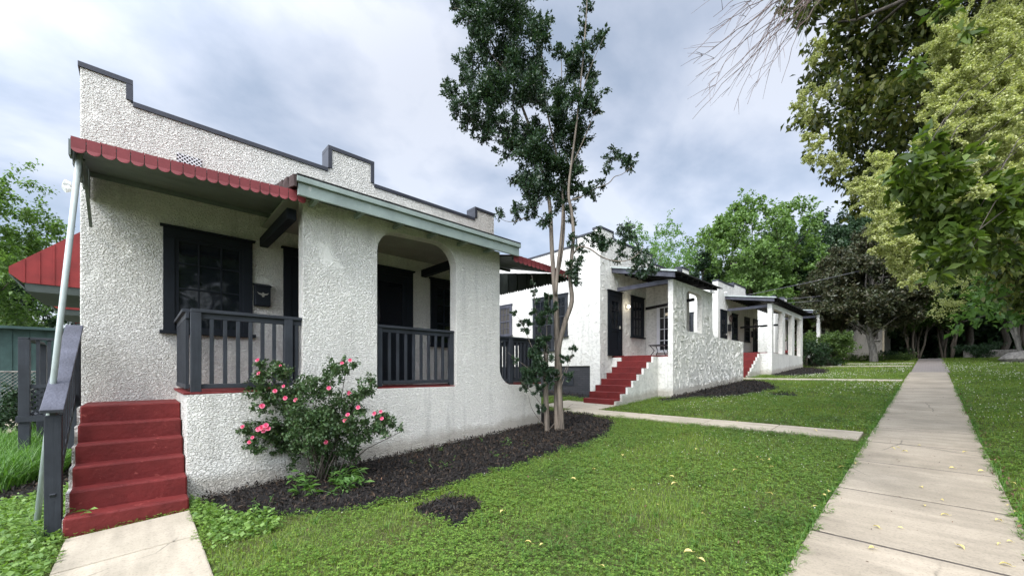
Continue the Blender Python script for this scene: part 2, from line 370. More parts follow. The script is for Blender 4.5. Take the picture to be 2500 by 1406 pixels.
def ground_z(x, y):
    y = np.asarray(y, float); x = np.asarray(x, float)
    yy = np.where(y < 42, y, 42+(y-42)*.35)
    z = .059*np.maximum(yy, -30)
    rise = np.clip((-6.8-x)/3, 0, 1)*np.clip((y-7)/3, 0, 1)*.10
    return z+rise
def gz(x, y): return float(ground_z(x, y))
# a pixel of the measured photograph at a known depth -> world point
TH = R(YAW); CS, SN = cos(TH), sin(TH)
def P(px, py, d):
    t = (px-1250)/965
    return Vector(((-SN+t*CS)*d, (CS+t*SN)*d, CAM_H+(907-py)/965*d))

# ------------------------------------------------------------------ ground, walks
def build_ground():
    xs = np.concatenate([np.linspace(-300, -40, 12), np.linspace(-36, 36, 90), np.linspace(40, 300, 12)])
    ys = np.concatenate([np.linspace(-250, -34, 10), np.linspace(-30, 60, 110), np.linspace(64, 420, 16)])
    X, Y = np.meshgrid(xs, ys); Z = ground_z(X, Y)
    V = np.stack([X.ravel(), Y.ravel(), Z.ravel()], 1); nx, ny = len(xs), len(ys)
    i, j = np.meshgrid(np.arange(nx-1), np.arange(ny-1)); a = (j*nx+i).ravel()
    o = link(npmesh('ground', V, np.stack([a, a+1, a+1+nx, a+nx], 1), 'soil', True), 'ground'); o['kind'] = 'structure'
build_ground()
def slab(mb, x0, x1, y0, y1, th=.035, skew=0):
    zs = [gz(x, y)+th for x, y in ((x0, y0), (x1, y0), (x1, y1), (x0, y1))]
    lo = [(x0, y0, zs[0]-.12), (x1, y0+skew, zs[1]-.12), (x1, y1+skew, zs[2]-.12), (x0, y1, zs[3]-.12)]
    mb.hexa(lo+[(p[0], p[1], z) for p, z in zip(lo, zs)])
SW0, SW1 = -.67, .49
sw = MB(); y = 3.98-1.335*5
while y < 25: slab(sw, SW0+random.uniform(-.01, .01), SW1+random.uniform(-.01, .01), y+.013, y+1.335-.013, th=.035+random.uniform(-.0015, .0015)); y += 1.335
o = part('sidewalk', sw, 'conc', None, bevel=.006); o['kind'] = 'structure'
jt = MB(); yj = 3.98-1.335*5
while yj < 25: slab(jt, SW0+.02, SW1-.02, yj-.02, yj+.02, th=.0325); yj += 1.335
o = part('sidewalk_joints', jt, 'barkd', None); o['kind'] = 'structure'
bp_ = MB(); slab(bp_, SW0+.05, SW1+.08, y+.01, 41.9); o = part('brick_path', bp_, 'pave', None); o['kind'] = 'structure'
wk = MB()
for a, b_ in ((-5.50, -4.62), (-4.60, -3.4), (-3.38, -2.2), (-2.18, -1.0)): slab(wk, a, b_, -.50, .40)
o = part('front_walk', wk, 'conc2', None, bevel=.012); o['kind'] = 'structure'
wk = MB()
for k in range(6): slab(wk, -7.9+k*1.19, -7.9+k*1.19+1.18, 8.10 if k > 0 else 8.6, 8.78 if k > 0 else 9.9)
slab(wk, -7.3, -6.05, 8.80, 9.75)
o = part('cross_walk', wk, 'conc2', None, bevel=.012); o['kind'] = 'structure'
wk = MB(); slab(wk, -6.9, -.72, 20.0, 20.7); slab(wk, -7.0, -6.05, 20.72, 21.6); o = part('far_walk', wk, 'conc2', None); o['kind'] = 'structure'
wk = MB(); slab(wk, -5.2, -.72, 30.9, 31.6); slab(wk, -3.9, -.72, 34.6, 35.2); o = part('farthest_walk', wk, 'conc2', None); o['kind'] = 'structure'
wk = MB(); slab(wk, -40, -14, -6.5, -2.6, .02); o = part('driveway', wk, 'conc', None); o['kind'] = 'structure'

# ------------------------------------------------------------------ openings
def fr(axis, pos):
    """frame: (along, out, z) -> world box"""
    if axis == 'X': return lambda mb, a0, a1, d0, d1, z0, z1: mb.box(pos+d0, pos+d1, a0, a1, z0, z1)
    return lambda mb, a0, a1, d0, d1, z0, z1: mb.box(a0, a1, pos-d0, pos-d1, z0, z1)
def window(parent, axis, pos, a0, a1, z0, z1, cols=3, rows=(1, 1, 1, .6), cw=.12, glass='glass', mat='navy', head=True, meet=None, name='window'):
    f = fr(axis, pos)
    mb = MB(); f(mb, a0, a0+cw, 0, .045, z0+.05, z1-cw); f(mb, a1-cw, a1, 0, .045, z0+.05, z1-cw); f(mb, a0, a1, 0, .047, z1-cw, z1)
    if head: f(mb, a0-.035, a1+.035, 0, .075, z1+.0005, z1+.03)
    w = part(name, mb, mat, parent, .004)
    mb = MB(); f(mb, a0-.04, a1+.04, 0, .09, z0, z0+.048); part('sill', mb, mat, w, .004)
    i0, i1, j0, j1 = a0+cw, a1-cw, z0+.05, z1-cw
    mb = MB(); f(mb, i0, i1, 0, .008, j0, j1); part('pane', mb, glass, w)
    mb = MB(); s = .045
    f(mb, i0, i0+s, .008, .03, j0, j1); f(mb, i1-s, i1, .008, .03, j0, j1); f(mb, i0+s, i1-s, .008, .03, j0, j0+s*1.3); f(mb, i0+s, i1-s, .008, .03, j1-s, j1)
    k = .022
    for c in range(1, cols):
        x = i0+(i1-i0)*c/cols; f(mb, x-k/2, x+k/2, .008, .024, j0+s*1.3, j1-s)
    tot = sum(rows); z = j1; hh = []
    for r in rows[:-1]:
        z -= (j1-j0)*r/tot; hh.append(z)
    for q, z in enumerate(hh):
        th = .05 if (meet is not None and q == meet) else k
        f(mb, i0+s, i1-s, .008, .026 if th == k else .034, z-th/2, z+th/2)
    part('sash', mb, mat, w, .002)
    return w
def door(parent, axis, pos, a0, a1, z0, z1, cw=.12, mat='navy', glass='glass', gz0=.42, gz1=.86, cols=1, rows=1):
    f = fr(axis, pos); H = z1-z0
    mb = MB(); f(mb, a0, a0+cw, 0, .045, z0, z1-cw); f(mb, a1-cw, a1, 0, .045, z0, z1-cw); f(mb, a0, a1, 0, .047, z1-cw, z1); f(mb, a0-.035, a1+.035, 0, .075, z1+.0005, z1+.03)
    d = part('door', mb, mat, parent, .004)
    i0, i1 = a0+cw, a1-cw; zt = z1-cw
    mb = MB(); st = .11
    g0, g1 = z0+H*gz0, z0+H*gz1
    f(mb, i0, i0+st, 0, .03, z0, zt); f(mb, i1-st, i1, 0, .03, z0, zt); f(mb, i0+st, i1-st, 0, .03, z0, z0+.2); f(mb, i0+st, i1-st, 0, .03, g1, zt); f(mb, i0+st, i1-st, 0, .03, g0-.1, g0)
    f(mb, i0+st, i1-st, 0, .012, z0+.2, g0-.1)
    if cols > 1:
        for c in range(1, cols): x = i0+st+(i1-i0-2*st)*c/cols; f(mb, x-.012, x+.012, .006, .026, g0, g1)
        for r in range(1, rows): z = g0+(g1-g0)*r/rows; f(mb, i0+st, i1-st, .006, .024, z-.012, z+.012)
    part('door_leaf', mb, mat, d, .003)
    mb = MB(); f(mb, i0+st, i1-st, 0, .006, g0, g1); part('pane', mb, glass, d)
    mb = MB(); f(mb, i1-.08, i1-.04, .03, .075, z0+.92, z0+1.02); part('handle', mb, 'brass', d, .008)
    mb = MB(); f(mb, a0-.02, a1+.02, 0, .1, z0-.03, z0-.002); part('threshold', mb, mat, d, .004)
    return d
def railing(parent, a, b, zt, zb, nb, posts=(), name='railing', bal=.04, mat='char', pw_=.09, capw=.10):
    """a, b: (x, y) ends; posts: fractions along"""
    a, b = Vector((*a, 0)), Vector((*b, 0)); L = (b-a).length; d = (b-a)/L
    mb = MB(); mb.bar(a+Vector((0,0,zt-.02)), b+Vector((0,0,zt-.02)), capw, .04)
    mb.bar(a+Vector((0,0,zt-.075)), b+Vector((0,0,zt-.075)), .035, .07)
    r = part(name, mb, mat, parent, .004)
    mb = MB(); mb.bar(a+Vector((0,0,zb+.065)), b+Vector((0,0,zb+.065)), .04, .055); part('bottom_rail', mb, mat, r, .004)
    for t in posts:
        p = a+d*(L*t); mb = MB(); mb.bar(p+Vector((0,0,zb)), p+Vector((0,0,zt-.042)), pw_, pw_, up=d); part('post', mb, mat, r, .005)
    for i in range(nb):
        t = (i+.5)/nb
        if any(abs(t-q)*L < pw_/2+bal/2+.005 for q in posts): continue
        p = a+d*(L*t); mb = MB(); mb.bar(p+Vector((0,0,zb+.094)), p+Vector((0,0,zt-.112)), bal, bal, up=d); part('baluster', mb, mat, r, .003)
    return r
def arc(cx, cz, r, a0, a1, n=8, rz=None):
    rz = r if rz is None else rz
    return [(cx+r*cos(R(a0+(a1-a0)*i/n)), cz+rz*sin(R(a0+(a1-a0)*i/n))) for i in range(n+1)]
def profile_caps(parent, prof, x_front, depth=.32, th=.07, name='parapet_cap'):
    """prof: list of (y0, y1, z)"""
    mb = MB(); xo = x_front+.018; xi = x_front-depth
    for i, (y0, y1, z) in enumerate(prof):
        a = y0-.02 if i == 0 else y0; b = y1+.02 if i == len(prof)-1 else y1
        zl = prof[i-1][2] if i else None; zr = prof[i+1][2] if i < len(prof)-1 else None
        if zl is not None and zl > z: a += .018
        if zl is not None and zl < z: a -= .018
        if zr is not None and zr > z: b -= .018
        if zr is not None and zr < z: b += .018
        mb.box(xi, xo, a, b, z-th+.02, z+.02)
        if zr is not None:
            s = 1 if zr < z else -1; zz0, zz1 = sorted((z, zr)); e = y1
            if s > 0: mb.box(xi, xo-.001, e-th+.018, e+.018, zz0+.021, zz1-th+.019)
            else: mb.box(xi, xo-.001, e-.018, e+th-.018, zz0+.021, zz1-th+.019)
    return part(name, mb, 'cap', parent, .004)
def parapet_front(mb, prof, x_front, zlow, thick=.28):
    loop = [(prof[0][0], zlow)]
    for y0, y1, z in prof: loop += [(y0, z-.002), (y1, z-.002)]
    loop.append((prof[-1][1], zlow)); mb.prism([loop], x_front-thick, x_front)
def add_strokes(mb, axis, pos, a0, a1, z0, z1, dens=24, holes=(), h=.009):
    """raised trowel strokes on a flat face"""
    nst = int((a1-a0)*(z1-z0)*dens)
    for _ in range(nst):
        a = random.uniform(a0+.03, a1-.03); z = random.uniform(z0+.03, z1-.03)
        if any(q[0] < a < q[1] and q[2] < z < q[3] for q in holes): continue
        L = random.uniform(.10, .27); th = random.choice((random.gauss(25, 14), random.gauss(-35, 16), random.gauss(100, 18))); w = random.uniform(.010, .020)
        t = R(th); bend = random.uniform(-.25, .25)*L; hh = h*random.uniform(.9, 1.7)
        pts = []
        for i, s in enumerate((-.5, 0, .5)):
            ca = a+cos(t)*L*s-sin(t)*(bend if i == 1 else 0); cz = z+sin(t)*L*s+cos(t)*(bend if i == 1 else 0)
            ww = w*(1 if i == 1 else .5)
            pts += [(ca-sin(t)*ww, cz+cos(t)*ww, -.002), (ca+sin(t)*ww*.5, cz-cos(t)*ww*.5, hh*(1 if i == 1 else .6)), (ca+sin(t)*ww, cz-cos(t)*ww, -.002)]
        if any(q[0] < p[0] < q[1] and q[2] < p[1] < q[3] for p in pts for q in holes): continue
        pts = [(min(max(p[0], a0), a1), min(max(p[1], z0), z1), p[2]) for p in pts]
        v = [(pos+o_, a_, z_) if axis == 'X' else (a_, pos-o_, z_) for a_, z_, o_ in pts]
        mb.add(v, [(0,1,4,3),(1,2,5,4),(3,4,7,6),(4,5,8,7),(0,2,1),(6,7,8)])

# ------------------------------------------------------------------ house 1
H1 = thing('bungalow', (-7.6, 3, gz(-7.6, 3)), 'nearest white stucco bungalow with red awnings, red front steps and charcoal porch railings', 'house', 'white stucco bungalows in a row')
XF = -7.6; XP = -5.9; DK = 1.28
prof1 = [(-.56, -.08, 5.56), (-.08, 2.54, 5.27), (2.54, 3.38, 5.69), (3.38, 5.94, 5.26), (5.94, 6.54, 5.53)]
mb = MB(); parapet_front(mb, prof1, XF, -.25)
body = MB(); body.box(-21, XF-.281, -.555, 6.535, -.3, 5.12)
part('front_wall', mb, 'stucco', H1, .015)
w = part('side_wall', body, 'stucco', H1, .02)
profile_caps(H1, prof1, XF)
mb = MB(); mb.box(-21.03, XF-.33, -.585, -.50, 5.122, 5.19); mb.box(-21.03, XF-.33, 6.48, 6.565, 5.122, 5.19); mb.box(-21.03, -20.95, -.499, 6.479, 5.122, 5.19); part('roof_cap', mb, 'cap', H1)
mb = MB(); mb.box(-20.9, XF-.35, -.45, 6.45, 5.122, 5.14); part('flat_roof', mb, 'shingle', H1)
# vent
mb = MB(); mb.box(XF-.02, XF+.004, .40, .69, 4.52, 4.76); v = part('vent', mb, 'black', H1)
mb = MB(); k = .055
for i in range(-6, 12):
    for s in (1, -1):
        pts = []
        y0 = .40+i*k
        a = Vector((XF+.009 if s > 0 else XF+.014, y0 if s > 0 else y0+.24, 4.52)); b = Vector((a.x, y0+.24 if s > 0 else y0, 4.76))
        # clip to the vent
        def clip(a, b):
            t0, t1 = 0, 1
            for t in (0,):
                pass
            lo, hi = .40, .69
            dy_ = b.y-a.y
            ta, tb = sorted(((lo-a.y)/dy_, (hi-a.y)/dy_)); t0 = max(t0, ta); t1 = min(t1, tb)
            return (a+(b-a)*t0, a+(b-a)*t1) if t1-t0 > .05 else None
        c_ = clip(a, b)
        if c_: mb.bar(c_[0], c_[1], .011, .006, up=(1, 0, 0))
part('lattice', mb, 'white', v)
# porch wall: plinth + two columns + arched opening, 0.2 m thick
ZT = 3.93
outer = [(.40, -.2), (6.45, -.2+.38), (6.45, DK)]
outer += [(5.75, DK)] + arc(5.58, DK+.35, .35, 270, 180, 8)[1:] + [(5.23, ZT), (1.63, ZT)]
outer += [(1.63, DK+.34)] + arc(1.33, DK+.33, .30, 0, -90, 6)[1:] + [(.40, DK)]
hole = [(4.18, DK+.005)] + arc(3.78, 3.42, .40, 0, 90, 8, rz=.40) + arc(3.05, 3.42, .36, 90, 180, 8, rz=.37) + [(2.69, DK+.005)]
mb = MB(); mb.prism([outer, hole], XP-.2, XP)
pw1 = part('porch_wall', mb, 'stucco', H1, .03)
for a, b_ in ((.40, .60), (6.25, 6.45)): mb = MB(); mb.box(XF-.005, XP-.201, a, b_, -.2, DK); part('porch_base', mb, 'stucco', H1, .02)
mb = MB(); mb.box(XF, XP-.202, .601, 6.249, DK-.1, DK-.002); part('porch_floor', mb, 'red', H1)
for q in ((XF, XP+.0, .37, 1.60, DK+.002, DK+.03), (XP-.21, XP-.01, 2.71, 4.16, DK+.006, DK+.022), (XF, XP-.01, 5.68, 6.46, DK+.002, DK+.03)): mb = MB(); mb.box(*q); part('floor_edge', mb, 'red', H1, .006)
# porch roof
mb = MB(); RY0, RY1 = 1.45, 5.42
zr = lambda x: 4.06+(-5.5-x)*.2
mb.hexa([(-7.6, RY0, zr(-7.6)-.10), (-5.54, RY0, zr(-5.54)-.10), (-5.54, RY1, zr(-5.54)-.10), (-7.6, RY1, zr(-7.6)-.10),
         (-7.6, RY0, zr(-7.6)), (-5.48, RY0, zr(-5.48)), (-5.48, RY1, zr(-5.48)), (-7.6, RY1, zr(-7.6))])
pr = part('porch_roof', mb, 'shingle', H1, .008)
mb = MB()
for i in range(7):
    x0 = -7.3+i*.26; mb.hexa([(x0, RY0-.03-random.uniform(0, .02), zr(x0)-.16), (x0+.24, RY0-.03, zr(x0+.24)-.17), (x0+.24, RY0+.0, zr(x0+.24)-.17), (x0, RY0, zr(x0)-.16),
             (x0, RY0-.03, zr(x0)-.02), (x0+.24, RY0-.03-random.uniform(0, .02), zr(x0+.24)-.02), (x0+.24, RY0, zr(x0+.24)-.02), (x0, RY0, zr(x0)-.02)])
part('worn_roof_edge', mb, 'brown', pr)
mb = MB(); mb.box(-5.56, -5.52, RY0+.02, RY1-.02, 3.80, 3.958); mb.box(-5.56, -5.485, RY0+.0, RY1, 3.96, 4.03)
part('fascia', mb, 'sage', H1, .006)
mb = MB(); mb.box(-5.70, -5.565, RY0+.1, RY1-.1, 3.88, 3.90)
for yy in np.arange(1.7, 5.3, .62): mb.box(-5.89, -5.57, yy, yy+.05, 3.82, 3.875)
part('soffit', mb, 'sage', H1)
mb = MB(); mb.box(XF+.002, XP-.21, 1.47, 5.40, 3.935, 3.955); part('porch_ceiling', mb, 'ceil', H1)
mb = MB(); mb.box(-7.58, -5.92, 1.44, 1.56, 3.60, 3.75); part('tie_beam', mb, 'navy', H1, .01)
mb = MB(); mb.box(-7.58, -6.12, 4.44, 4.56, 3.60, 3.75); part('tie_beam', mb, 'navy', H1, .01)
for (x_, y_) in ((-6.3, 1.50), (-6.9, 1.50), (-6.6, 4.50)):
    mb = MB(); mb.tube([(x_+.02*sin(a), y_, 3.575-.025+.025*cos(a)) for a in np.linspace(0, 4.6, 8)], .004, 5); part('hook', mb, 'black', H1)
# openings
window(H1, 'X', XF, .25, 1.34, 2.10, 3.64, 3, (1, 1, 1, .7), .13, meet=2)
door(H1, 'X', XF, 1.79, 2.78, 1.30, 3.65, gz0=.40, gz1=.86)
door(H1, 'X', XF, 3.25, 4.24, 1.36, 3.65, gz0=.50, gz1=.88)
window(H1, 'X', XF, 4.68, 5.62, 2.10, 3.60, 3, (1, 1, 1.1), .12, meet=1)
# stairs
mb = MB(); mb.box(XF+.001, -6.78, -.50, .395, -.2, 1.15)
st = part('stairs', mb, 'red', H1, .015, label='red painted landing and six red concrete steps')
zb = -.03
for i in range(6):
    if i == 0: continue
for i in range(5):
    x1 = -5.55-i*.246; z1 = -.02+.195*(i+1)
    mb = MB(); y1 = .39 if i else .385
    xa = -6.779
    mb.box(xa if False else x1-.247 if i < 4 else -6.779, x1, -.50-(.02 if i == 0 else 0), y1 if i > 1 else .398, -.25, z1)
    part('step', mb, 'red', st, .018)
mb = MB(); mb.box(-7.58, -5.65, -.53, -.502, -.2, .1)
for i in range(6): mb.box(-7.58 if i == 5 else -5.6-(i+1)*.246, -5.62-i*.246, -.53, -.502, .0, .15+.195*i)
part('step_side', mb, 'stucco', st)
# handrail on the stairs' left
mb = MB()
mb.bar((-5.60, -.59, 1.18), (-7.40, -.59, 2.12), .15, .04)
hr = part('handrail', mb, 'charwood', H1, .006, label='wide weathered charcoal cap board of the stair handrail')
mb = MB(); mb.bar((-5.66, -.59, 1.13), (-7.40, -.59, 2.04), .04, .09); mb.bar((-5.66, -.59, .36), (-7.40, -.59, 1.27), .04, .09); part('lower_rail', mb, 'char', hr, .004)
for x_, z0, z1 in ((-5.71, -.1, 1.135), (-7.36, .6, 2.02)):
    mb = MB(); mb.box(x_-.055, x_+.055, -.645, -.535, z0, z1); part('post', mb, 'char', hr, .005)
for i in range(8):
    x_ = -5.9-i*.19; zz = 1.13+(-5.66-x_)*.523; mb = MB(); mb.box(x_-.02, x_+.02, -.61, -.57, zz-.78, zz-.03); part('baluster', mb, 'char', hr)
# porch railings
railing(H1, (-5.97, .44), (-5.97, 1.63), 2.29, DK+.03, 9, posts=(.04, .86), name='porch_railing', bal=.04, pw_=.10)
railing(H1, (-6.02, .415), (-7.58, .415), 2.29, DK+.03, 12, posts=(), name='porch_railing', bal=.035)
railing(H1, (-6.0, 2.72), (-6.0, 4.17), 2.29, DK+.035, 10, posts=(.03, .97), name='porch_railing', bal=.04, pw_=.08)
railing(H1, (-5.98, 5.25), (-5.98, 6.42), 2.27, DK+.03, 10, posts=(.28,), name='porch_railing', bal=.042, pw_=.10)
railing(H1, (-6.05, 6.42), (-7.58, 6.42), 2.27, DK+.03, 14, posts=(.05,), name='porch_railing', bal=.042, pw_=.09)
# awnings
def awning(parent, y0, y1, xw, xf, zw, zf0, zf1, left_panel, right_panel, nsc, val=.15, und='awnund', drop=.32):
    mb = MB()
    def corner(x, y, dz=0):
        t = (x-xw)/(xf-xw); u = (y-y0)/(y1-y0); zf = zf0+(zf1-zf0)*u
        return (x, y, zw+(zf-zw)*t+dz)
    # corrugated top sheet: ribs run down the slope
    nr = nsc
    for i in range(nr):
        ya, yb = y0+(y1-y0)*i/nr, y0+(y1-y0)*(i+1)/nr
        mb.hexa([corner(xw, ya), corner(xf, ya), corner(xf, yb-.012), corner(xw, yb-.012), corner(xw, ya, .014), corner(xf, ya, .014), corner(xf, yb-.012, .014), corner(xw, yb-.012, .014)])
        mb.hexa([corner(xw, yb-.012), corner(xf, yb-.012), corner(xf, yb), corner(xw, yb), corner(xw, yb-.012, .034), corner(xf, yb-.012, .034), corner(xf, yb, .034), corner(xw, yb, .034)])
    a = part('awning', mb, 'awnred', parent)
    mb = MB()
    ns = 5
    for i in range(ns):
        xa, xb = xf+(xw-xf)*i/ns, xf+(xw-xf)*(i+1)/ns-.012
        mb.hexa([corner(xb, y0+.01, -.022), corner(xa, y0+.01, -.022), corner(xa, y1-.01, -.022), corner(xb, y1-.01, -.022), corner(xb, y0+.01, -.004), corner(xa, y0+.01, -.004), corner(xa, y1-.01, -.004), corner(xb, y1-.01, -.004)])
    mb.bar(Vector(corner(xf, y0, -.06))-Vector((.03,0,0)), Vector(corner(xf, y1, -.06))-Vector((.03,0,0)), .03, .06)
    mb.bar(Vector(corner(xw+.04, y0, -.06)), Vector(corner(xw+.04, y1, -.06)), .03, .06)
    part('underside', mb, und, a)
    mb = MB()
    for i in range(nsc):   # scalloped valance, each leaf bowed outward a little
        ya, yb = y0+(y1-y0)*i/nsc+.003, y0+(y1-y0)*(i+1)/nsc-.003; yc = (ya+yb)/2; hw = (yb-ya)/2
        zt = zf0+(zf1-zf0)*((yc-y0)/(y1-y0))+.025
        prof = [(-hw, 0), (-hw, -(val-hw*.9))] + [(-hw*cos(q), -(val-hw*.9)-hw*.9*sin(q)) for q in np.linspace(0, pi, 9)[1:-1]] + [(hw, -(val-hw*.9)), (hw, 0)]
        v = []
        for xo_ in (0, .006):
            for p_ in prof: v.append((xf+.004+xo_+.012*(1-(p_[0]/hw)**2), yc+p_[0], zt+p_[1]))
        k_ = len(prof)
        # strip faces across so that the bow is smooth
        f_ = [tuple(range(k_))[::-1], tuple(range(k_, 2*k_))] + [(j, (j+1) % k_, (j+1) % k_+k_, j+k_) for j in range(k_)]
        mb.add(v, f_)
    part('valance', mb, 'awn', a)
    for flag, yy in ((left_panel, y0), (right_panel, y1)):
        if not flag: continue
        mb = MB(); npn = 12
        xw_, xf_ = xw, xf
        if flag == 2: xw = xw-.7; npn = 16
        for i in range(npn):
            xa, xb = xw+(xf-xw)*i/npn, xw+(xf-xw)*(i+1)/npn-.01
            za, zb_ = min(zw, corner(xa, yy)[2]), min(zw, corner(xb, yy)[2]); zl = min(zf0, zf1)-.13 if flag == 2 else None
            la = zl if zl else za-(.38-(.23*(xa-xw)/(xf-xw))); lb = zl if zl else zb_-(.38-(.23*(xb-xw)/(xf-xw)))
            o_ = -.006 if i % 2 else .006
            if flag == 2: xb += .012
            mb.hexa([(xa, yy-.008+o_, la), (xb, yy-.008+o_, lb), (xb, yy+.008+o_, lb), (xa, yy+.008+o_, la), (xa, yy-.008+o_, za), (xb, yy-.008+o_, zb_), (xb, yy+.008+o_, zb_), (xa, yy+.008+o_, za)])
            if flag == 2:
                for q_ in range(2):
                    xm = xa+(xb-xa)*(.25+.5*q_); mb.tube([(xm, yy-.006+o_, zl), (xm, yy+.006+o_, zl)], .036, 8)
        part('side_panel', mb, und, a); xw = xw_
    return a
aw = awning(H1, -.48, 1.60, XF+.01, -5.66, 4.20, 3.78, 3.88, 1, 0, 20)
mb = MB(); mb.tube([(-5.78, -.42, 3.80), (-6.22, -.76, -.06)], .024, 10); part('awning_pole', mb, 'pole', aw, smooth=True, label='slanting pale metal pole propping the awning corner')
mb = MB(); mb.bar((-7.55, -.46, 3.45), (-6.6, -.46, 3.95), .03, .03); part('bracket', mb, 'awnund', aw)
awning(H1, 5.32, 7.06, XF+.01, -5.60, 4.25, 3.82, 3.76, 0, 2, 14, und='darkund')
# side awnings (X negative side wall, sloping toward -Y)
def side_awning(x0, x1):
    mb = MB(); yo, yi = -1.50, -.556; zt, zm, zl = 4.10, 3.20, 2.98
    for xx in (x0, x1-.02): mb.prism([[(yi, zt), (yo, zm), (yo, zm-.09), (yo+.14, zl), (yi, zl)]], xx, xx+.02)
    for i in range(8):
        a_, b_ = x0+(x1-x0)*i/8, x0+(x1-x0)*(i+1)/8-.01
        mb.hexa([(a_, yo, zm), (b_, yo, zm), (b_, yi, zt), (a_, yi, zt), (a_, yo, zm+.015), (b_, yo, zm+.015), (b_, yi, zt+.015), (a_, yi, zt+.015)])
    for j in range(1, 6):
        yy = yi+(yo-yi)*j/6; zz = zt+(zm-zt)*j/6
        mb.box(x1, x1+.012, yy-.008, yy+.008, zl, zz)
    a = part('awning', mb, 'awnred', H1)
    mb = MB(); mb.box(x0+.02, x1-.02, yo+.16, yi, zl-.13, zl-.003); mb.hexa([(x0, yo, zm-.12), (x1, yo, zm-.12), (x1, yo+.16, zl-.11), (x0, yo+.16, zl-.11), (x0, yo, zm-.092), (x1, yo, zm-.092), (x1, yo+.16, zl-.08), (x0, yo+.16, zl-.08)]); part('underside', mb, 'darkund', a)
side_awning(-12.0, -10.0); side_awning(-15.6, -13.6); side_awning(-19, -17.2)
for a0, a1 in ((-11.8, -10.4), (-15.4, -13.9)): window(H1, 'Y', -.555, a0, a1, 1.9, 3.2, 3, (1, 1, 1, 1))
# side landing with railing and lattice
mb = MB(); mb.box(-11.6, -9.9, -1.42, -.556, .75, .84); ld = part('side_landing', mb, 'char', H1)
for x_ in (-10.0, -11.55): 
    mb = MB(); mb.box(x_-.06, x_+.06, -1.40, -1.28, -.1, 2.06); part('post', mb, 'char', ld, .005)
mb = MB(); mb.box(-11.5, -9.94, -1.40, -1.29, 2.062, 2.10); mb.box(-10.05, -9.95, -1.279, -.56, 2.062, 2.10); mb.box(-10.03, -9.97, -1.279, -.56, 1.28, 1.34); part('rail', mb, 'char', ld, .004)
for i in range(6):
    mb = MB(); yy = -1.2+i*.12; mb.box(-10.02, -9.98, yy-.02, yy+.02, 1.341, 2.061); part('baluster', mb, 'char', ld)
mb = MB()
for i in range(-8, 12):
    for s in (1, -1):
        y_a = -1.27+i*.09; y_b = y_a+s*.5; t0, t1 = 0., 1.
        ta, tb = sorted(((-1.27-y_a)/(y_b-y_a), (-.57-y_a)/(y_b-y_a))); t0, t1 = max(0, ta), min(1, tb)
        if t1-t0 > .06: mb.bar((-10+.008*s, y_a+(y_b-y_a)*t0, .78+.5*t0), (-10+.008*s, y_a+(y_b-y_a)*t1, .78+.5*t1), .03, .008, up=(1, 0, 0))
part('lattice', mb, 'char', ld)

# ------------------------------------------------------------------ the further houses
def arch_hole(a, b, z0, z1, r):
    return [(b, z0)] + arc(b-r, z1-r, r, 0, 90, 6) + arc(a+r, z1-r, r, 90, 180, 6) + [(a, z0)]
def stairs_up(parent, x0, x1, ystart, nst, tread, zg, ztop, side_mat, red='red', dirn='Y'):
    rise = (ztop-zg)/nst; mb = MB(); s = None
    for i in range(nst):
        mb = MB(); ya = ystart+i*tread; yb = ya+tread if i < nst-1 else ya+tread*1.5
        mb.box(x0, x1-.001, ya, yb+.004*(i < nst-1)-.004, zg-.3, zg+rise*(i+1))
        if s is None: s = part('stairs', mb, red, parent, .01)
        else: part('step', mb, red, s, .01)
    mb = MB()
    loop = [(ystart, zg-.3)]
    for i in range(nst): loop += [(ystart+i*tread, zg+rise*(i+1)-.05), (ystart+(i+1)*tread, zg+rise*(i+1)-.05)]
    loop += [(ystart+nst*tread, zg-.3)]
    mb.prism([loop], x1, x1+.07)
    part('stair_side', mb, side_mat, s)
    return s
def roof_shed(parent, y0, y1, xf, zf, slope, xw=-7.6, rafters=True):
    z = lambda x: zf+(xf-x)*slope
    mb = MB(); mb.hexa([(xw, y0, z(xw)-.03), (xf, y0, z(xf)-.03), (xf, y1, z(xf)-.03), (xw, y1, z(xw)-.03), (xw, y0, z(xw)), (xf, y0, z(xf)), (xf, y1, z(xf)), (xw, y1, z(xw))])
    r = part('porch_roof', mb, 'shingle', parent)
    mb = MB()
    mb.hexa([(xw, y0-.03, z(xw)-.045), (xf+.01, y0-.03, z(xf)-.045), (xf+.01, y0-.001, z(xf)-.045), (xw, y0-.001, z(xw)-.045), (xw, y0-.03, z(xw)+.01), (xf+.01, y0-.03, z(xf)+.01), (xf+.01, y0-.001, z(xf)+.01), (xw, y0-.001, z(xw)+.01)])
    part('drip_edge', mb, 'pole', r)
    mb = MB()
    mb.hexa([(xw, y0+.02, z(xw)-.20), (xf-.08, y0+.02, z(xf)-.20), (xf-.08, y0+.07, z(xf)-.20), (xw, y0+.07, z(xw)-.20), (xw, y0+.02, z(xw)-.04), (xf-.08, y0+.02, z(xf)-.04), (xf-.08, y0+.07, z(xf)-.04), (xw, y0+.07, z(xw)-.04)])
    part('barge_board', mb, 'charwood', r)
    mb = MB(); yy = y0+.45
    while yy < y1-.05:
        mb.hexa([(xw, yy, z(xw)-.17), (xf-.05, yy, z(xf)-.14), (xf-.05, yy+.05, z(xf)-.14), (xw, yy+.05, z(xw)-.17), (xw, yy, z(xw)-.035), (xf-.05, yy, z(xf)-.035), (xf-.05, yy+.05, z(xf)-.035), (xw, yy+.05, z(xw)-.035)]); yy += .42
    part('rafter', mb, 'black', r)
    return r

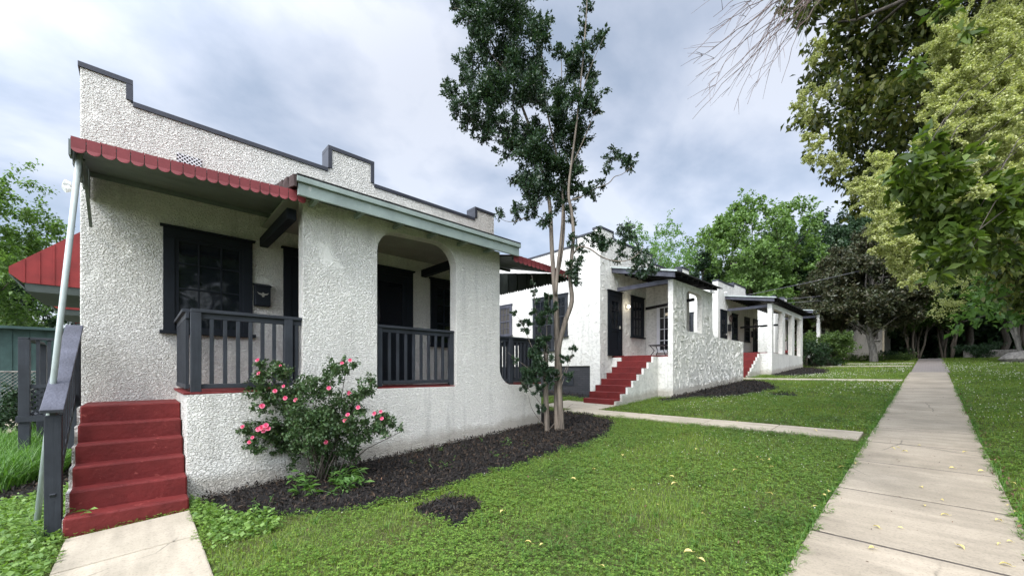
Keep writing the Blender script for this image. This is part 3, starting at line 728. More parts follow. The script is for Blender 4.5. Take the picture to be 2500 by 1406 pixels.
# house 2
H2 = thing('bungalow', (-7.6, 14.8, gz(-7.6, 14.8)), 'second white bungalow with swirled trowelled stucco, arched porch wall and straight red stairs', 'house', 'white stucco bungalows in a row')
Y0, Y1 = 11.22, 18.3; XP2 = -5.57; D2 = 2.10
prof2 = [(Y0, 12.02, 6.41), (12.02, 14.80, 6.17), (14.80, 15.6, 5.86), (15.6, 17.5, 5.86-.001), (17.5, Y1, 6.2)]
mb = MB(); parapet_front(mb, prof2, XF, gz(-8, 15)-.6)
h_open = [(11.6, 12.62, 1.9, 4.4), (13.1, 14.22, 2.7, 4.45)]
add_strokes(mb, 'X', XF, Y0, 14.3, 1.2, 6.3, 26, [(Y0, 11.5, 5.9, 5.9)]+h_open)
add_strokes(mb, 'X', XF, 14.3, 17.4, 4.6, 5.8, 26)
part('front_wall', mb, 'trowel', H2, 0)
# side wall: stepped parapet
mb = MB(); sideprof = [(-22, -8.55, 5.97), (-8.55, -7.881, 6.25)]
loop = [(-22, 1.75), (-22, 5.97), (-8.55, 5.97), (-8.55, 6.25), (-7.881, 6.25), (-7.881, 1.75)]
mb.prism([loop], Y0+.02, Y0+.3, axis='Y'); mb.box(-22, -7.881, Y0+.301, Y1-.001, 1.75, 5.7)
mb.box(-8.02, -7.881, Y0+.021, Y0+.3, .3, 1.749)
add_strokes(mb, 'Y', Y0+.02, -16, -7.9, 1.78, 5.93, 18, [(-10.05-.7, -8.95, 2.7, 4.5), (-12.8, -11.85, 2.9, 4.5)])
add_strokes(mb, 'Y', Y0, -7.87, -7.61, 1.0, 6.3, 30)
part('side_wall', mb, 'trowel', H2, 0)
mb = MB(); mb.box(-22.02, -8.57, Y0, Y0+.32, 5.972, 6.04); mb.box(-8.569, -7.9, Y0, Y0+.32, 6.252, 6.32); mb.box(-8.60, -8.572, Y0, Y0+.32, 6.041, 6.25); part('side_parapet_cap', mb, 'cap', H2)
profile_caps(H2, prof2, XF, depth=.30, th=.075)
mb = MB(); mb.box(-22, -8.021, Y0+.06, Y1-.06, .2, 1.749); f2 = part('foundation', mb, 'brick', H2)
mb = MB(); mb.box(-9.3, -8.75, Y0+.045, Y0+.059, 1.05, 1.35); part('crawl_hatch', mb, 'char', f2)
window(H2, 'Y', Y0+.02, -12.75, -11.9, 3.02, 4.33, 3, (1, 1, 1, 1), .10, glass='glass2', mat='charwood', meet=1)
window(H2, 'Y', Y0+.02, -10.70, -9.62, 2.30, 4.36, 3, (1, 1, 1, 1), .10, mat='char', meet=1)
window(H2, 'Y', Y0+.02, -9.58, -8.98, 2.80, 4.36, 2, (1, 1, 1, 1), .08, mat='char', meet=1)
door(H2, 'X', XF, 11.66, 12.55, 2.13, 4.33, cols=2, rows=3, gz0=.42, gz1=.85)
window(H2, 'X', XF, 13.18, 14.12, 2.80, 4.33, 3, (1, 1, 1, 1), .12, meet=1)
mb = MB()
ol = [(12.22, .4), (19.0, .7), (19.0, 2.83), (15.85, 2.85)] + arc(15.78, 3.15, .30, 270, 180, 6) + [(15.48, 4.46), (12.22, 4.46)]
mb.prism([ol, arch_hole(13.22, 14.50, 2.90, 4.25, .22)], XP2-.16, XP2)
add_strokes(mb, 'X', XP2, 12.22, 15.48, 2.85, 4.46, 60, [(13.12, 14.60, 2.8, 4.3)], .012)
add_strokes(mb, 'X', XP2, 12.22, 18.98, 1.0, 2.84, 60, (), .012)
add_strokes(mb, 'Y', 12.22, XP2-.16, XP2, .75, 4.4, 36, (), .008)
part('porch_wall', mb, 'trowel', H2, 0)
mb = MB(); mb.box(XF, -7.22, 11.9, 12.1, .4, 2.03); part('porch_base', mb, 'trowel', H2)
mb = MB(); mb.box(XF, XP2-.161, 18.84, 19.0, .6, 2.83); part('porch_base', mb, 'trowel', H2)
mb = MB(); mb.box(-6.08, XP2-.161, 12.20, 12.36, .4, 2.03)
add_strokes(mb, 'Y', 12.20, -6.08, XP2-.17, .75, 2.0, 30, (), .01)
part('porch_base', mb, 'trowel', H2)
mb = MB(); mb.box(XF, XP2-.162, 12.37, 18.83, 1.9, D2-.02); mb.box(XF, -6.09, 11.95, 12.369, 1.9, D2-.021); part('porch_floor', mb, 'red', H2)
s2 = stairs_up(H2, -7.18, -6.12, 9.72, 8, .308, gz(-6.6, 9.72), D2-.02, 'trowel')
# projecting bay with the white-framed window
mb = MB(); mb.box(XF+.001, -6.38, 14.32, 15.4, 1.0, 4.80); add_strokes(mb, 'Y', 14.32, XF, -6.4, 2.1, 4.8, 30, [(-7.25, -6.5, 2.2, 4.15)]); part('side_bay', mb, 'trowel', H2)
window(H2, 'Y', 14.32, -7.14, -6.56, 2.25, 4.05, 2, (1, 1, 1, 1), .07, mat='white')
roof_shed(H2, 11.9, 15.75, -5.30, 4.64, .235)
mb = MB(); mb.box(-7.58, -5.60, 12.24, 12.34, 4.36, 4.50); part('tie_beam', mb, 'charwood', H2, .005)
mb = MB(); mb.bar((-7.58, 14.28, 3.98), (-5.75, 14.28, 4.10), .08, .10); part('tie_beam', mb, 'black', H2)
mb = MB(); mb.box(-20.5, -7.9, Y0+.33, Y1-.3, 5.72, 5.75); part('flat_roof', mb, 'shingle', H2)

# house 3, house 4 (open porches on posts)
def posted_house(label, y0, y1, D, zpar, xp, pb0, pb1, cols, zcol, zplinth, stairs, roof, wins, stuc='stucco_far', sill_top=None):
    H = thing('bungalow', (-7.6, (y0+y1)/2, gz(-7.6, (y0+y1)/2)), label, 'house', 'white stucco bungalows in a row')
    g0 = gz(-7.6, y0)
    mb = MB(); parapet_front(mb, zpar, XF, g0-.5); part('front_wall', mb, stuc, H, .01)
    zt = min(p[2] for p in zpar)-.12
    mb = MB(); mb.box(-20, XF-.281, y0+.01, y1-.01, g0-.5, zt); part('side_wall', mb, stuc, H)
    mb = MB(); mb.box(-20.03, XF-.30, y0-.015, y0+.25, zt+.002, zt+.07); part('side_parapet_cap', mb, 'cap', H)
    profile_caps(H, zpar, XF, depth=.30, th=.075)
    mb = MB(); mb.prism([[(pb0, gz(xp, pb0)-.4), (pb1, gz(xp, pb0)-.4), (pb1, zplinth), (pb0, zplinth)]], xp-.2, xp)
    mb.box(-6.05, xp-.201, pb0+.002, pb0+.2, gz(xp, pb0)-.4, zplinth); mb.box(XF, xp-.201, pb1-.2, pb1-.002, gz(xp, pb0)-.4, zplinth)
    part('porch_base', mb, stuc, H, .01)
    mb = MB(); mb.box(XF, xp-.202, pb0+.201, pb1-.201, D-.2, D); mb.box(XF, -6.06, pb0-.2, pb0+.2, D-.2, D-.001); part('porch_floor', mb, 'red', H)
    for a, b in cols:
        mb = MB(); mb.box(xp-.2, xp-.002, a, b, zplinth+.001, zcol-.25); part('column', mb, stuc, H, .01)
    mb = MB(); mb.box(xp-.2, xp, cols[0][0], cols[-1][1], zcol-.249, zcol); part('beam', mb, stuc, H)
    if stairs: stairs_up(H, *stairs)
    roof_shed(H, *roof)
    mb = MB(); mb.box(-7.58, xp-.02, cols[0][0]+.02, cols[0][0]+.12, zcol-.18, zcol-.04); part('tie_beam', mb, 'charwood', H)
    mb = MB(); mb.box(-7.58, xp-.02, cols[1][0]+.05, cols[1][0]+.13, zcol-.95, zcol-.85); part('tie_beam', mb, 'black', H)
    for w_ in wins:
        if w_[0] == 'd': door(H, 'X', XF, w_[1], w_[2], D+.03, D+2.25, cols=2, rows=3)
        elif w_[0] == 'w': window(H, 'X', XF, w_[1], w_[2], D+.75, D+2.22, 3, (1, 1, 1, 1), .12, meet=1)
        else: window(H, 'Y', y0+.01, w_[1], w_[2], D+.9, D+2.2, 2, (1, 1, 1, 1), .1, mat='char')
    return H
H3 = posted_house('third white bungalow with four square white porch posts and a wreath beside its door', 21.9, 28.75, 2.55,
    [(21.9, 24.3, 6.33), (24.3, 26.35, 6.54), (26.35, 28.75, 6.18)], -5.5, 23.2, 30.2, [(23.2, 23.5), (25.28, 25.83), (27.4, 28.0), (29.6, 30.18)], 5.0, 2.50,
    (-7.05, -6.05, 21.0, 7, .30, gz(-6.5, 21.0), 2.5, 'stucco_far'), (22.9, 30.6, -5.25, 5.24, .17),
    [('d', 22.2, 23.15), ('w', 23.95, 24.85), ('w', 26.1, 27.05), ('d', 27.75, 28.65), ('s', -9.35, -8.85)])
H4 = posted_house('fourth white bungalow farther up the walk, half hidden behind dark shrubs', 32.9, 39.6, 3.15,
    [(32.9, 33.5, 6.95), (33.5, 35.3, 6.6), (35.3, 36.2, 7.15), (36.2, 39.6, 6.6)], -5.4, 35.1, 39.9, [(35.1, 35.5), (38.6, 39.1)], 5.6, 3.1,
    None, (34.8, 40.2, -5.2, 5.85, .14), [('w', 33.6, 34.4), ('d', 36.2, 37.1)])
mb = MB()
for i in range(4): mb.box(-5.5+i*.35, -3.9 if i == 0 else -4.2-(i-1)*.32, 32.2+.0, 32.35, 1.7, 2.05+i*.18) if False else mb.box(-5.6, -3.9-.33*i, 32.2, 32.4, 1.7, 2.08+i*.19)
s4 = part('stair_side', mb, 'white', H4)
for i in range(4):
    mb = MB(); mb.box(-3.92-.33*i-.33, -3.92-.33*i, 32.401, 33.4, 1.7, 2.02+i*.19); part('step', mb, 'red', s4)
H5 = thing('bungalow', (-5, 48, gz(-5, 48)), 'last house at the end of the row, dull grey stucco behind tree trunks', 'house', 'white stucco bungalows in a row')
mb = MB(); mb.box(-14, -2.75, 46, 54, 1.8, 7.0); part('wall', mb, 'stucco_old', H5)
mb = MB(); mb.box(-14.2, -2.6, 45.8, 54.2, 7.001, 7.15); part('roof', mb, 'shingle', H5)
mb = MB(); mb.box(-2.84, -2.72, 45.93, 45.999, 2, 6.6); part('corner_trim', mb, 'conc2', H5)
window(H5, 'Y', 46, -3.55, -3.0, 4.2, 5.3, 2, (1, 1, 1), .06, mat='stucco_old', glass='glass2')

# ------------------------------------------------------------------ small fixtures
t = thing('mailbox', (XF, 1.43, 2.85), 'dark wall mailbox with a pale spread-winged eagle badge beside the near window', 'mailbox')
mb = MB(); mb.box(XF+.001, XF+.13, 1.36, 1.58, 2.62, 2.96); part('box', mb, 'navy', t, .012)
mb = MB(); mb.hexa([(XF+.001, 1.35, 2.97), (XF+.15, 1.35, 2.93), (XF+.15, 1.59, 2.93), (XF+.001, 1.59, 2.97), (XF+.001, 1.35, 3.0), (XF+.15, 1.35, 2.95), (XF+.15, 1.59, 2.95), (XF+.001, 1.59, 3.0)]); part('lid', mb, 'navy', t, .004)
mb = MB(); xb = XF+.132; cy, cz = 1.47, 2.81
wing = [(-.085, .030), (-.05, .012), (-.018, .010), (-.008, .026), (.008, .026), (.018, .010), (.05, .012), (.085, .030), (.06, -.004), (.02, -.018), (.012, -.045), (-.012, -.045), (-.02, -.018), (-.06, -.004)]
mb.prism([[(cy+a, cz+b) for a, b in wing]], xb, xb+.006); part('badge', mb, 'brass', t)
def flood(loc, dirs, label, group=None):
    t = thing('security_light', loc, label, 'security light', group)
    mb = MB(); mb.box(loc[0]-.03, loc[0]+.03, loc[1]-.03, loc[1]+.03, loc[2]-.05, loc[2]+.05); part('base', mb, 'plastic', t, .01)
    for d in dirs:
        a = Vector(loc); b = a+Vector(d)*.06; c_ = a+Vector(d)*.13
        mb = MB(); mb.tube([a, b, b+(c_-b)*.05, c_], [.015, .02, .04, .045], 14); part('lamp_head', mb, 'plastic', t, smooth=False)
flood((-7.9, -.62, 4.02), [(.2, -.85, .25), (.25, -.8, -.45)], 'white twin floodlight on the corner under the near left awning')
flood((-5.42, 14.95, 4.42), [(.75, -.45, -.2), (.75, .45, -.2)], 'white twin floodlight under the porch eave of the second house')
flood((-7.5, 22.6, 5.72), [(.8, -.4, .1), (.8, .4, .1)], 'white floodlight on the wall above the third porch roof')
def lamp(loc, label, n=1):
    t = thing('wall_lamp', loc, label, 'wall lamp', 'lit porch lamps')
    mb = MB(); mb.box(loc[0], loc[0]+.03, loc[1]-.05, loc[1]+.05, loc[2]-.08, loc[2]+.08); part('bracket', mb, 'brass', t, .008)
    mb = MB()
    for i in range(n):
        c_ = Vector(loc)+Vector((.10, (i-(n-1)/2)*.12, 0)); mb.tube([c_+Vector((0,0,-.05)), c_+Vector((0,0,-.03)), c_, c_+Vector((0,0,.035)), c_+Vector((0,0,.05))], [.012, .042, .055, .04, .012], 12)
    part('globe', mb, 'lamp', t, smooth=True)
    ld_ = bpy.data.lights.new('lamp_glow', 'POINT'); ld_.energy = 1.3*n; ld_.shadow_soft_size = .06; ld_.color = (1, .85, .65)
    lo = bpy.data.objects.new('lamp_glow', ld_); C.objects.link(lo); lo.parent = t; lo.matrix_parent_inverse = Matrix.Translation(-t.location); lo.location = Vector(loc)+Vector((.22, 0, 0))
lamp((XF, 12.88, 3.90), 'lit round porch lamp between the door and window of the second house')
lamp((XF, 28.2, 4.55), 'lit twin bulb porch lamp seen between the posts of the third house', 2) if False else lamp((-7.6, 28.70, 4.42), 'lit twin bulb porch lamp at the far end of the third porch', 2)
lamp((-2.72, 46.2, 5.45), 'small lit lamp on the corner of the last grey house')
mb = MB(); mb.tube([(XF+.06, 23.6+.14*cos(a), 4.45+.16*sin(a)) for a in np.linspace(0, 2*pi, 15)], .035, 6); 
for i in range(40):
    a = random.uniform(0, 2*pi); mb.tube([(XF+.07, 23.6+.14*cos(a), 4.45+.16*sin(a)), (XF+.10, 23.6+.21*cos(a), 4.45+.23*sin(a))], [.012, .003], 4)
solo('wreath', mb, 'twig', 'dried twig wreath hanging beside the door of the third house', 'wreath')
t = thing('mailbox', (XF, 23.45, 4.0), 'black wall mailbox beside the left door of the third house', 'mailbox')
mb = MB(); mb.box(XF+.001, XF+.12, 23.32, 23.55, 3.75, 4.1); part('box', mb, 'black', t, .01)
mb = MB(); mb.box(XF+.001, XF+.14, 23.31, 23.56, 4.102, 4.13); part('lid', mb, 'black', t)
t = thing('mailbox', (XF, 27.5, 4.0), 'black wall mailbox beside the right door of the third house', 'mailbox')
mb = MB(); mb.box(XF+.001, XF+.12, 27.38, 27.6, 3.65, 4.0); part('box', mb, 'black', t, .01)
mb = MB(); mb.box(XF+.001, XF+.14, 27.37, 27.61, 4.002, 4.03); part('lid', mb, 'black', t)
# metal bench-like table on the second porch
t = thing('porch_table', (-6.3, 12.9, D2), 'low black metal table on the porch of the second house', 'table')
mb = MB(); mb.box(-6.62, -6.0, 12.65, 13.15, D2+.33, D2+.36)
part('tabletop', mb, 'black', t, .004)
for a, b in ((-6.58, 12.69), (-6.04, 12.69), (-6.58, 13.11), (-6.04, 13.11)):
    mb = MB(); cx = -6.31; cy = 12.9
    mb.tube([(a, b, D2+.33), (a+(cx-a)*.4, b+(cy-b)*.4, D2+.17), (a, b, D2-.019)], .014, 6); part('leg', mb, 'black', t)
# utility wires, hung from the houses to a pole deep in the trees on the right
def wire(a, b, sag, label, r=.012):
    a, b = Vector(a), Vector(b); pts = [a.lerp(b, i/24)-Vector((0, 0, sag*4*(i/24)*(1-i/24))) for i in range(25)]
    mb = MB(); mb.tube(pts, r, 5); solo('utility_wire', mb, 'wire', label, 'wire', 'utility wires above the far houses', smooth=True)
wire((-8, 27.0, 6.2), P(2420, 575, 30), .25, 'utility wire slanting up over the third house, topmost of the wires', .02)
wire((-7.4, 33.3, 6.7), P(2480, 655, 32), .3, 'utility wire stretched in front of the magnolia, above the lowest wire', .02)
wire((-7.4, 33.5, 6.45), P(2480, 668, 32), .35, 'lowest utility wire stretched in front of the magnolia', .02)
t = thing('utility_pole', P(2484, 900, 34), 'wooden utility pole hidden among the trees on the right', 'pole')
p_ = P(2484, 900, 34); mb = MB(); mb.tube([p_, p_+Vector((0, 0, 11))], [.16, .12], 10); part('shaft', mb, 'barkd', t)
mb = MB(); mb.box(p_.x-.9, p_.x+.9, p_.y-.2, p_.y-.12, p_.z+9.9, p_.z+10.02); part('crossarm', mb, 'barkd', t)
# shed and chain-link fence at the far left
t = thing('shed', (-24, -2.5, 0), 'teal green sided shed behind the side railing at the left edge', 'shed')
mb = MB(); mb.box(-30, -23, -4.6, .9, -.3, 3.1); part('wall', mb, 'teal', t)
for i in range(12): 
    pass
mb = MB(); mb.hexa([(-30.3, -4.9, 3.101), (-22.7, -4.9, 3.101), (-22.7, 1.2, 3.101), (-30.3, 1.2, 3.101), (-30.3, -4.9, 3.3), (-22.7, -4.9, 3.2), (-22.7, 1.2, 3.2), (-30.3, 1.2, 3.3)]); part('roof', mb, 'teal', t)
mb = MB()
for i in range(14): mb.box(-22.999, -22.97, -4.6+i*.4, -4.57+i*.4, -.2, 3.1)
part('batten', mb, 'teal', t)
t = thing('chain_link_fence', (-18, -2.5, 0), 'rusty chain link fence in front of the teal shed', 'fence')
mb = MB()
for i in range(5): mb.tube([(-18.5, -4.4+i*1.0, -.3), (-18.5, -4.4+i*1.0, 1.6)], .03, 6)
part('post', mb, 'barkg', t)
mb = MB(); mb.tube([(-18.5, -4.4, 1.55), (-18.5, -.4, 1.55)], .02, 6)
for i in range(60):
    y_ = -5.9+i*.1
    for s in (1, -1):
        ya, yb = (y_, y_+1.5) if s > 0 else (y_+1.5, y_)
        t0, t1 = 0, 1; ta, tb = sorted(((-4.4-ya)/(yb-ya), (-.4-ya)/(yb-ya))); t0, t1 = max(0, ta), min(1, tb)
        if t1-t0 > .05: mb.tube([(-18.5+.01*s, ya+(yb-ya)*t0, .05+1.5*t0), (-18.5+.01*s, ya+(yb-ya)*t1, .05+1.5*t1)], .005, 3, False)
part('mesh', mb, 'barkg', t)
mb = MB(); mb.hexa([(-10.9, -2.6, .02), (-10.3, -2.9, .02), (-9.9, -1.2, .02), (-10.5, -1.1, .02), (-10.9, -2.6, .09), (-10.3, -2.9, .09), (-9.9, -1.2, .10), (-10.5, -1.1, .10)]) if False else mb.box(-12.5, -9.9, -2.05, -1.75, -.12, -.02)
solo('stepping_stone', mb, 'conc2', 'flat pale stone edging beside the side steps at the left', 'stone', bevel=.03)

# ------------------------------------------------------------------ vegetation
def sprays(Cn, Rn, counts, twigs=9, jit=.07, grow=1.1, up=.25):
    """points along little twigs that start near each cluster centre; returns points and twig directions"""
    Cn = np.asarray(Cn, float); Rn = np.asarray(Rn, float); Ps = []; Ds = []
    for c, r, k in zip(Cn, Rn, counts):
        k = int(k)
        if k < 1: continue
        nt_ = max(4, int(twigs)); d = rng.normal(size=(nt_, 3)); d[:, 2] += up; d = unit(d)
        s0 = rng.normal(size=(nt_, 3))*.25*r; L = r*rng.uniform(.55, grow, (nt_, 1))
        ti = rng.integers(0, nt_, k); t = rng.uniform(.12, 1, (k, 1))**.8
        Ps.append(c+s0[ti]+d[ti]*t*L[ti]+rng.normal(size=(k, 3))*jit*r); Ds.append(d[ti])
    return np.concatenate(Ps), np.concatenate(Ds)
def foliage(name, clusters, per, size, mat, parent=None, droop=.3, flat=.4, aspect=.5, twigs=10, jit=.08, up=.25, sizevar=.3, along=False, label=None):
    Cn = np.array([c[:3] for c in clusters]); Rn = np.array([c[3] for c in clusters])
    Pp, D = sprays(Cn, Rn, per*(Rn/Rn.mean())**2, twigs, jit, up=up)
    sz = size*rng.uniform(1-sizevar, 1+sizevar, len(Pp))
    V, F = leaves(Pp, sz, droop, flat, aspect, axis=D if along else None, spread=1.3)
    o = link(npmesh(name, V, F, mat), name, parent)
    if label: o['label'] = label
    return o
def limb(mb, a, b, r0, r1, bend=.12, n=6, sides=6, seedv=None):
    a, b = Vector(a), Vector(b); L = (b-a).length; off = Vector([random.gauss(0, 1) for _ in range(3)])*L*bend
    pts = [a.lerp(b, i/n)+off*sin(pi*i/n)+Vector([random.gauss(0, 1) for _ in range(3)])*L*.012*(0 < i < n) for i in range(n+1)]
    mb.tube(pts, [r0+(r1-r0)*i/n for i in range(n+1)], sides); return pts
def tree_proto(name, h, rad, base, ncl, per, leaf, lmat, bmat, tr, label, group=None, shape='round', aspect=.6, cat='tree', trunks=1, lean=0, flat=.4):
    """a tree standing at the origin"""
    T = thing(name, (0, 0, 0), label, cat, group)
    cl = []
    for i in range(ncl):
        u = unit(rng.normal(size=(1, 3)))[0]; k = rng.uniform(.35, 1)**.5
        z = base+(h-base)*(.5+.5*u[2]*k)
        f = (z-base)/(h-base)
        wr = {'round': 1, 'cone': 1.25*(1-f)+.12, 'top': .55+.6*f}[shape]
        cl.append((u[0]*rad*k*wr, u[1]*rad*k*wr, z, rad*rng.uniform(.16, .30)))
    mb = MB()
    for q in range(trunks):
        o_ = Vector((random.uniform(-1, 1), random.uniform(-1, 1), 0))*tr*2.5*(trunks > 1)
        top = Vector((o_.x*3+lean, o_.y*3, base+(h-base)*.55)); pts = limb(mb, (o_.x, o_.y, -.3), top, tr/(1+.4*(trunks > 1)), tr*.35, .03, 8, 8)
        for c in random.sample(cl, min(len(cl), 16//trunks+4)):
            f = random.uniform(.35, .95); p0 = pts[min(len(pts)-1, int(f*len(pts)))]
            if c[2] > p0.z-.5: limb(mb, p0, Vector(c[:3]), tr*.28, tr*.05, .08, 5, 5)
    part('trunk', mb, bmat, T, smooth=True)
    foliage('crown', cl, per, leaf, lmat, T, aspect=aspect, twigs=12, flat=flat)
    return T
def copy_tree(T, loc, rz=0, sc=1, label=None, group=None):
    r = T.copy(); C.objects.link(r); r.location = loc; r.rotation_euler = (0, 0, rz); r.scale = (sc, sc, sc)
    if label: r['label'] = label
    if group: r['group'] = group
    for ch in T.children:
        c = ch.copy(); C.objects.link(c); c.parent = r; c.matrix_parent_inverse = Matrix.Identity(4)
    return r
def place(T, loc, rz=0, sc=1):
    T.location = loc; T.rotation_euler = (0, 0, rz); T.scale = (sc, sc, sc)

# --- crepe myrtle in front of the first house
BX, BY = -5.13, 5.95
MT = thing('crepe_myrtle', (BX, BY, gz(BX, BY)), 'tall slender crepe myrtle with bare tan stems in the mulch bed beside the first porch', 'tree')
DM = 7.8
def pxl(pts, d0=DM, dd=0): return [P(x, y, d0+dd*i/(len(pts)-1)) for i, (x, y) in enumerate(pts)]
mb = MB()
def stem(pts, r0, r1, d0=DM, dd=0, sides=8):
    """smooth tube through measured points"""
    q = pxl(pts, d0, dd); fine = []; r0 *= .8; r1 *= .8
    for i in range(len(q)-1):
        p0, p1, p2, p3 = q[max(i-1, 0)], q[i], q[i+1], q[min(i+2, len(q)-1)]
        for s in range(4):
            t = s/4; fine.append(.5*((2*p1)+(p2-p0)*t+(2*p0-5*p1+4*p2-p3)*t*t+(3*p1-p0-3*p2+p3)*t**3))
    fine.append(q[-1]); m = len(fine); mb.tube(fine, [(r0+(r1-r0)*i/(m-1)) for i in range(m)], sides)
stem([(1362, 1068), (1360, 1000), (1361, 900), (1360, 820), (1357, 740), (1352, 680), (1347, 600), (1342, 500), (1325, 420), (1300, 330), (1262, 230), (1215, 130), (1165, 50)], .088, .018, DM, .3)
stem([(1372, 1060), (1366, 960), (1366, 900), (1364, 850), (1380, 785), (1396, 736), (1392, 680), (1396, 625), (1400, 570), (1395, 515), (1388, 470), (1395, 400), (1408, 300), (1420, 180), (1430, 60), (1434, -20)], .075, .010, DM-.05, -.3)
stem([(1357, 720), (1362, 650), (1368, 600), (1374, 520), (1370, 430), (1350, 340), (1330, 240), (1322, 120), (1322, 50)], .045, .01, DM+.02, .3)
stem([(1358, 690), (1372, 620), (1378, 540), (1376, 480), (1385, 400), (1378, 300), (1372, 200), (1370, 125)], .03, .008, DM+.05, .5)
stem([(1336, 1066), (1334, 1000), (1332, 930), (1333, 870), (1334, 862)], .066, .055, DM-.15, 0)
stem([(1398, 622), (1415, 603), (1440, 608), (1470, 628), (1500, 637), (1530, 636), (1555, 622), (1572, 600)], .022, .007, DM-.2, -.4)
stem([(1393, 490), (1420, 480), (1450, 462), (1485, 448), (1500, 432), (1520, 425), (1545, 405)], .018, .005, DM-.2, -.3)
stem([(1344, 560), (1320, 530), (1290, 528), (1262, 540), (1235, 540), (1212, 526)], .014, .004, DM+.1, .2)
stem([(1330, 430), (1290, 380), (1250, 345), (1215, 335), (1190, 325)], .016, .005, DM+.1, .3)
stem([(1290, 310), (1220, 290), (1160, 270), (1110, 225)], .02, .005, DM+.1, .2)
stem([(1398, 400), (1430, 330), (1450, 280), (1470, 260)], .014, .004, DM-.2, -.2)
stem([(1412, 260), (1440, 170), (1475, 90)], .014, .003, DM-.2, -.3)
stem([(1255, 220), (1250, 130), (1260, 20)], .02, .006, DM+.2, .2)
stem([(1240, 180), (1180, 110), (1130, 30), (1105, 22)], .016, .004, DM+.2, -.2)
for pts in ([(1334, 880), (1322, 820), (1308, 760), (1303, 700), (1298, 672)], [(1330, 900), (1300, 850), (1275, 790), (1252, 762)], [(1335, 860), (1335, 790), (1340, 730), (1338, 700)],
            [(1332, 920), (1300, 905), (1265, 880), (1240, 860)], [(1330, 1000), (1300, 960), (1272, 930)], [(1365, 930), (1385, 890), (1402, 840)], [(1368, 950), (1395, 870), (1400, 845)],
            [(1330, 1040), (1300, 1000), (1290, 965)], [(1340, 1050), (1380, 1000), (1400, 985)]):
    stem(pts, .008, .003, DM-.25, -.1, 5)
part('trunk', mb, 'barkm', MT, smooth=True)
CM = [(1150,20,45),(1200,60,60),(1260,40,60),(1230,120,75),(1160,100,38),(1150,170,42),(1280,140,65),(1320,105,26),(1325,55,20),(1100,215,24),(1130,255,40),(1170,225,55),(1230,215,75),(1300,220,65),
 (1200,295,48),(1150,300,30),(1258,315,48),(1188,335,20),(1110,20,18),(1090,205,12),(1430,20,16),(1426,80,18),(1420,135,30),(1458,105,20),(1475,85,14),(1370,130,22),(1395,180,48),(1440,180,26),(1380,245,52),(1430,250,36),
 (1445,265,22),(1380,310,46),(1412,335,38),(1245,365,34),(1305,330,46),(1310,390,58),(1360,365,56),(1285,430,38),(1350,440,62),(1400,420,34),(1310,480,46),(1365,485,40),(1410,470,26),(1440,470,22),(1470,450,14),
 (1332,540,20),(1300,525,20),(1265,508,20),(1262,530,12),(1217,525,13),(1395,540,16),(1500,380,22),(1525,400,20),(1483,412,12),(1543,392,12),(1480,592,30),(1452,582,20),(1530,578,24),(1525,560,18),(1560,640,36),(1585,662,20),(1512,622,18),
 (1400,650,28),(1420,610,16),(1392,590,14),(1410,690,14),(1335,-20,30),(1220,-20,50),(1160,-10,30)]
cl = []
for x, y, r in CM:
    p_ = P(x, y, DM+random.uniform(-.35, .35)); cl.append((*p_, r*DM/965))
foliage('crown', cl, 980, .054, 'myrtle', MT, aspect=.55, twigs=15, jit=.10, up=.2, along=True)
CS_ = [(1312,880,26),(1298,930,22),(1322,840,24),(1292,800,12),(1335,770,20),(1338,730,12),(1303,715,7),(1275,790,9),(1255,765,6),(1300,900,26),(1335,910,18),(1385,880,12),(1400,850,8),(1260,880,7),(1285,945,10),(1320,1000,12),(1345,930,14),(1318,950,14),(1300,760,9),(1390,920,10),(1300,690,4),(1308,735,6),(1318,790,14)]
cl = [(*P(x, y, DM-.3+random.uniform(-.15, .15)), r*1.25*DM/965) for x, y, r in CS_]
foliage('shoots', cl, 750, .038, 'myrtle', MT, aspect=.55, twigs=8, jit=.08, up=.4, along=True)

# --- rose bush
RB = thing('rose_bush', (-5.38, 1.80, gz(0, 1.8)), 'bushy pink flowering rose against the first porch wall', 'bush')
DR = 5.1
CR = [(660,930,42),(640,965,34),(705,965,46),(622,945,22),(655,1060,42),(615,940,15),(720,1020,60),(780,995,62),(800,930,42),(828,900,28),(845,1010,52),(882,960,30),(905,930,18),(740,1085,52),(800,1085,52),(860,1060,42),(910,1040,34),(945,1040,24),
      (978,1046,10),(690,1095,28),(790,1130,36),(642,885,14),(690,905,26),(850,1105,28),(610,1055,24),(630,1100,18),(760,1040,60),(820,1050,60),(700,1050,40),(640,1090,14)]
FL = [(630,880,1),(633,912,.9),(672,955,1),(693,943,.8),(640,992,1.2),(697,972,1),(723,977,1),(803,948,1),(853,960,1),(855,880,.9),(835,887,.8),(875,995,1),(850,1013,1),(843,1027,1),(915,1010,1),(930,1005,.8),(932,1022,.9),(593,1042,.9),(610,1080,1),(617,1068,.8),(797,1080,1),(685,893,.6),
      (640,1045,1.4),(650,1040,1.3),(632,1048,1.2),(645,1052,1.1),(655,1047,1.1)]
cl = [(*P(x, y, DR+random.uniform(-.3, .22)), r*DR/965) for x, y, r in CR]+[(*P(x+4, y+8, DR-.24), .075) for x, y, s_ in FL]
foliage('foliage', cl, 350, .038, 'roseleaf', RB, aspect=.62, twigs=12, jit=.10, up=.15)
mb = MB()
base = Vector((-5.38, 1.80, gz(0, 1.8)-.03))
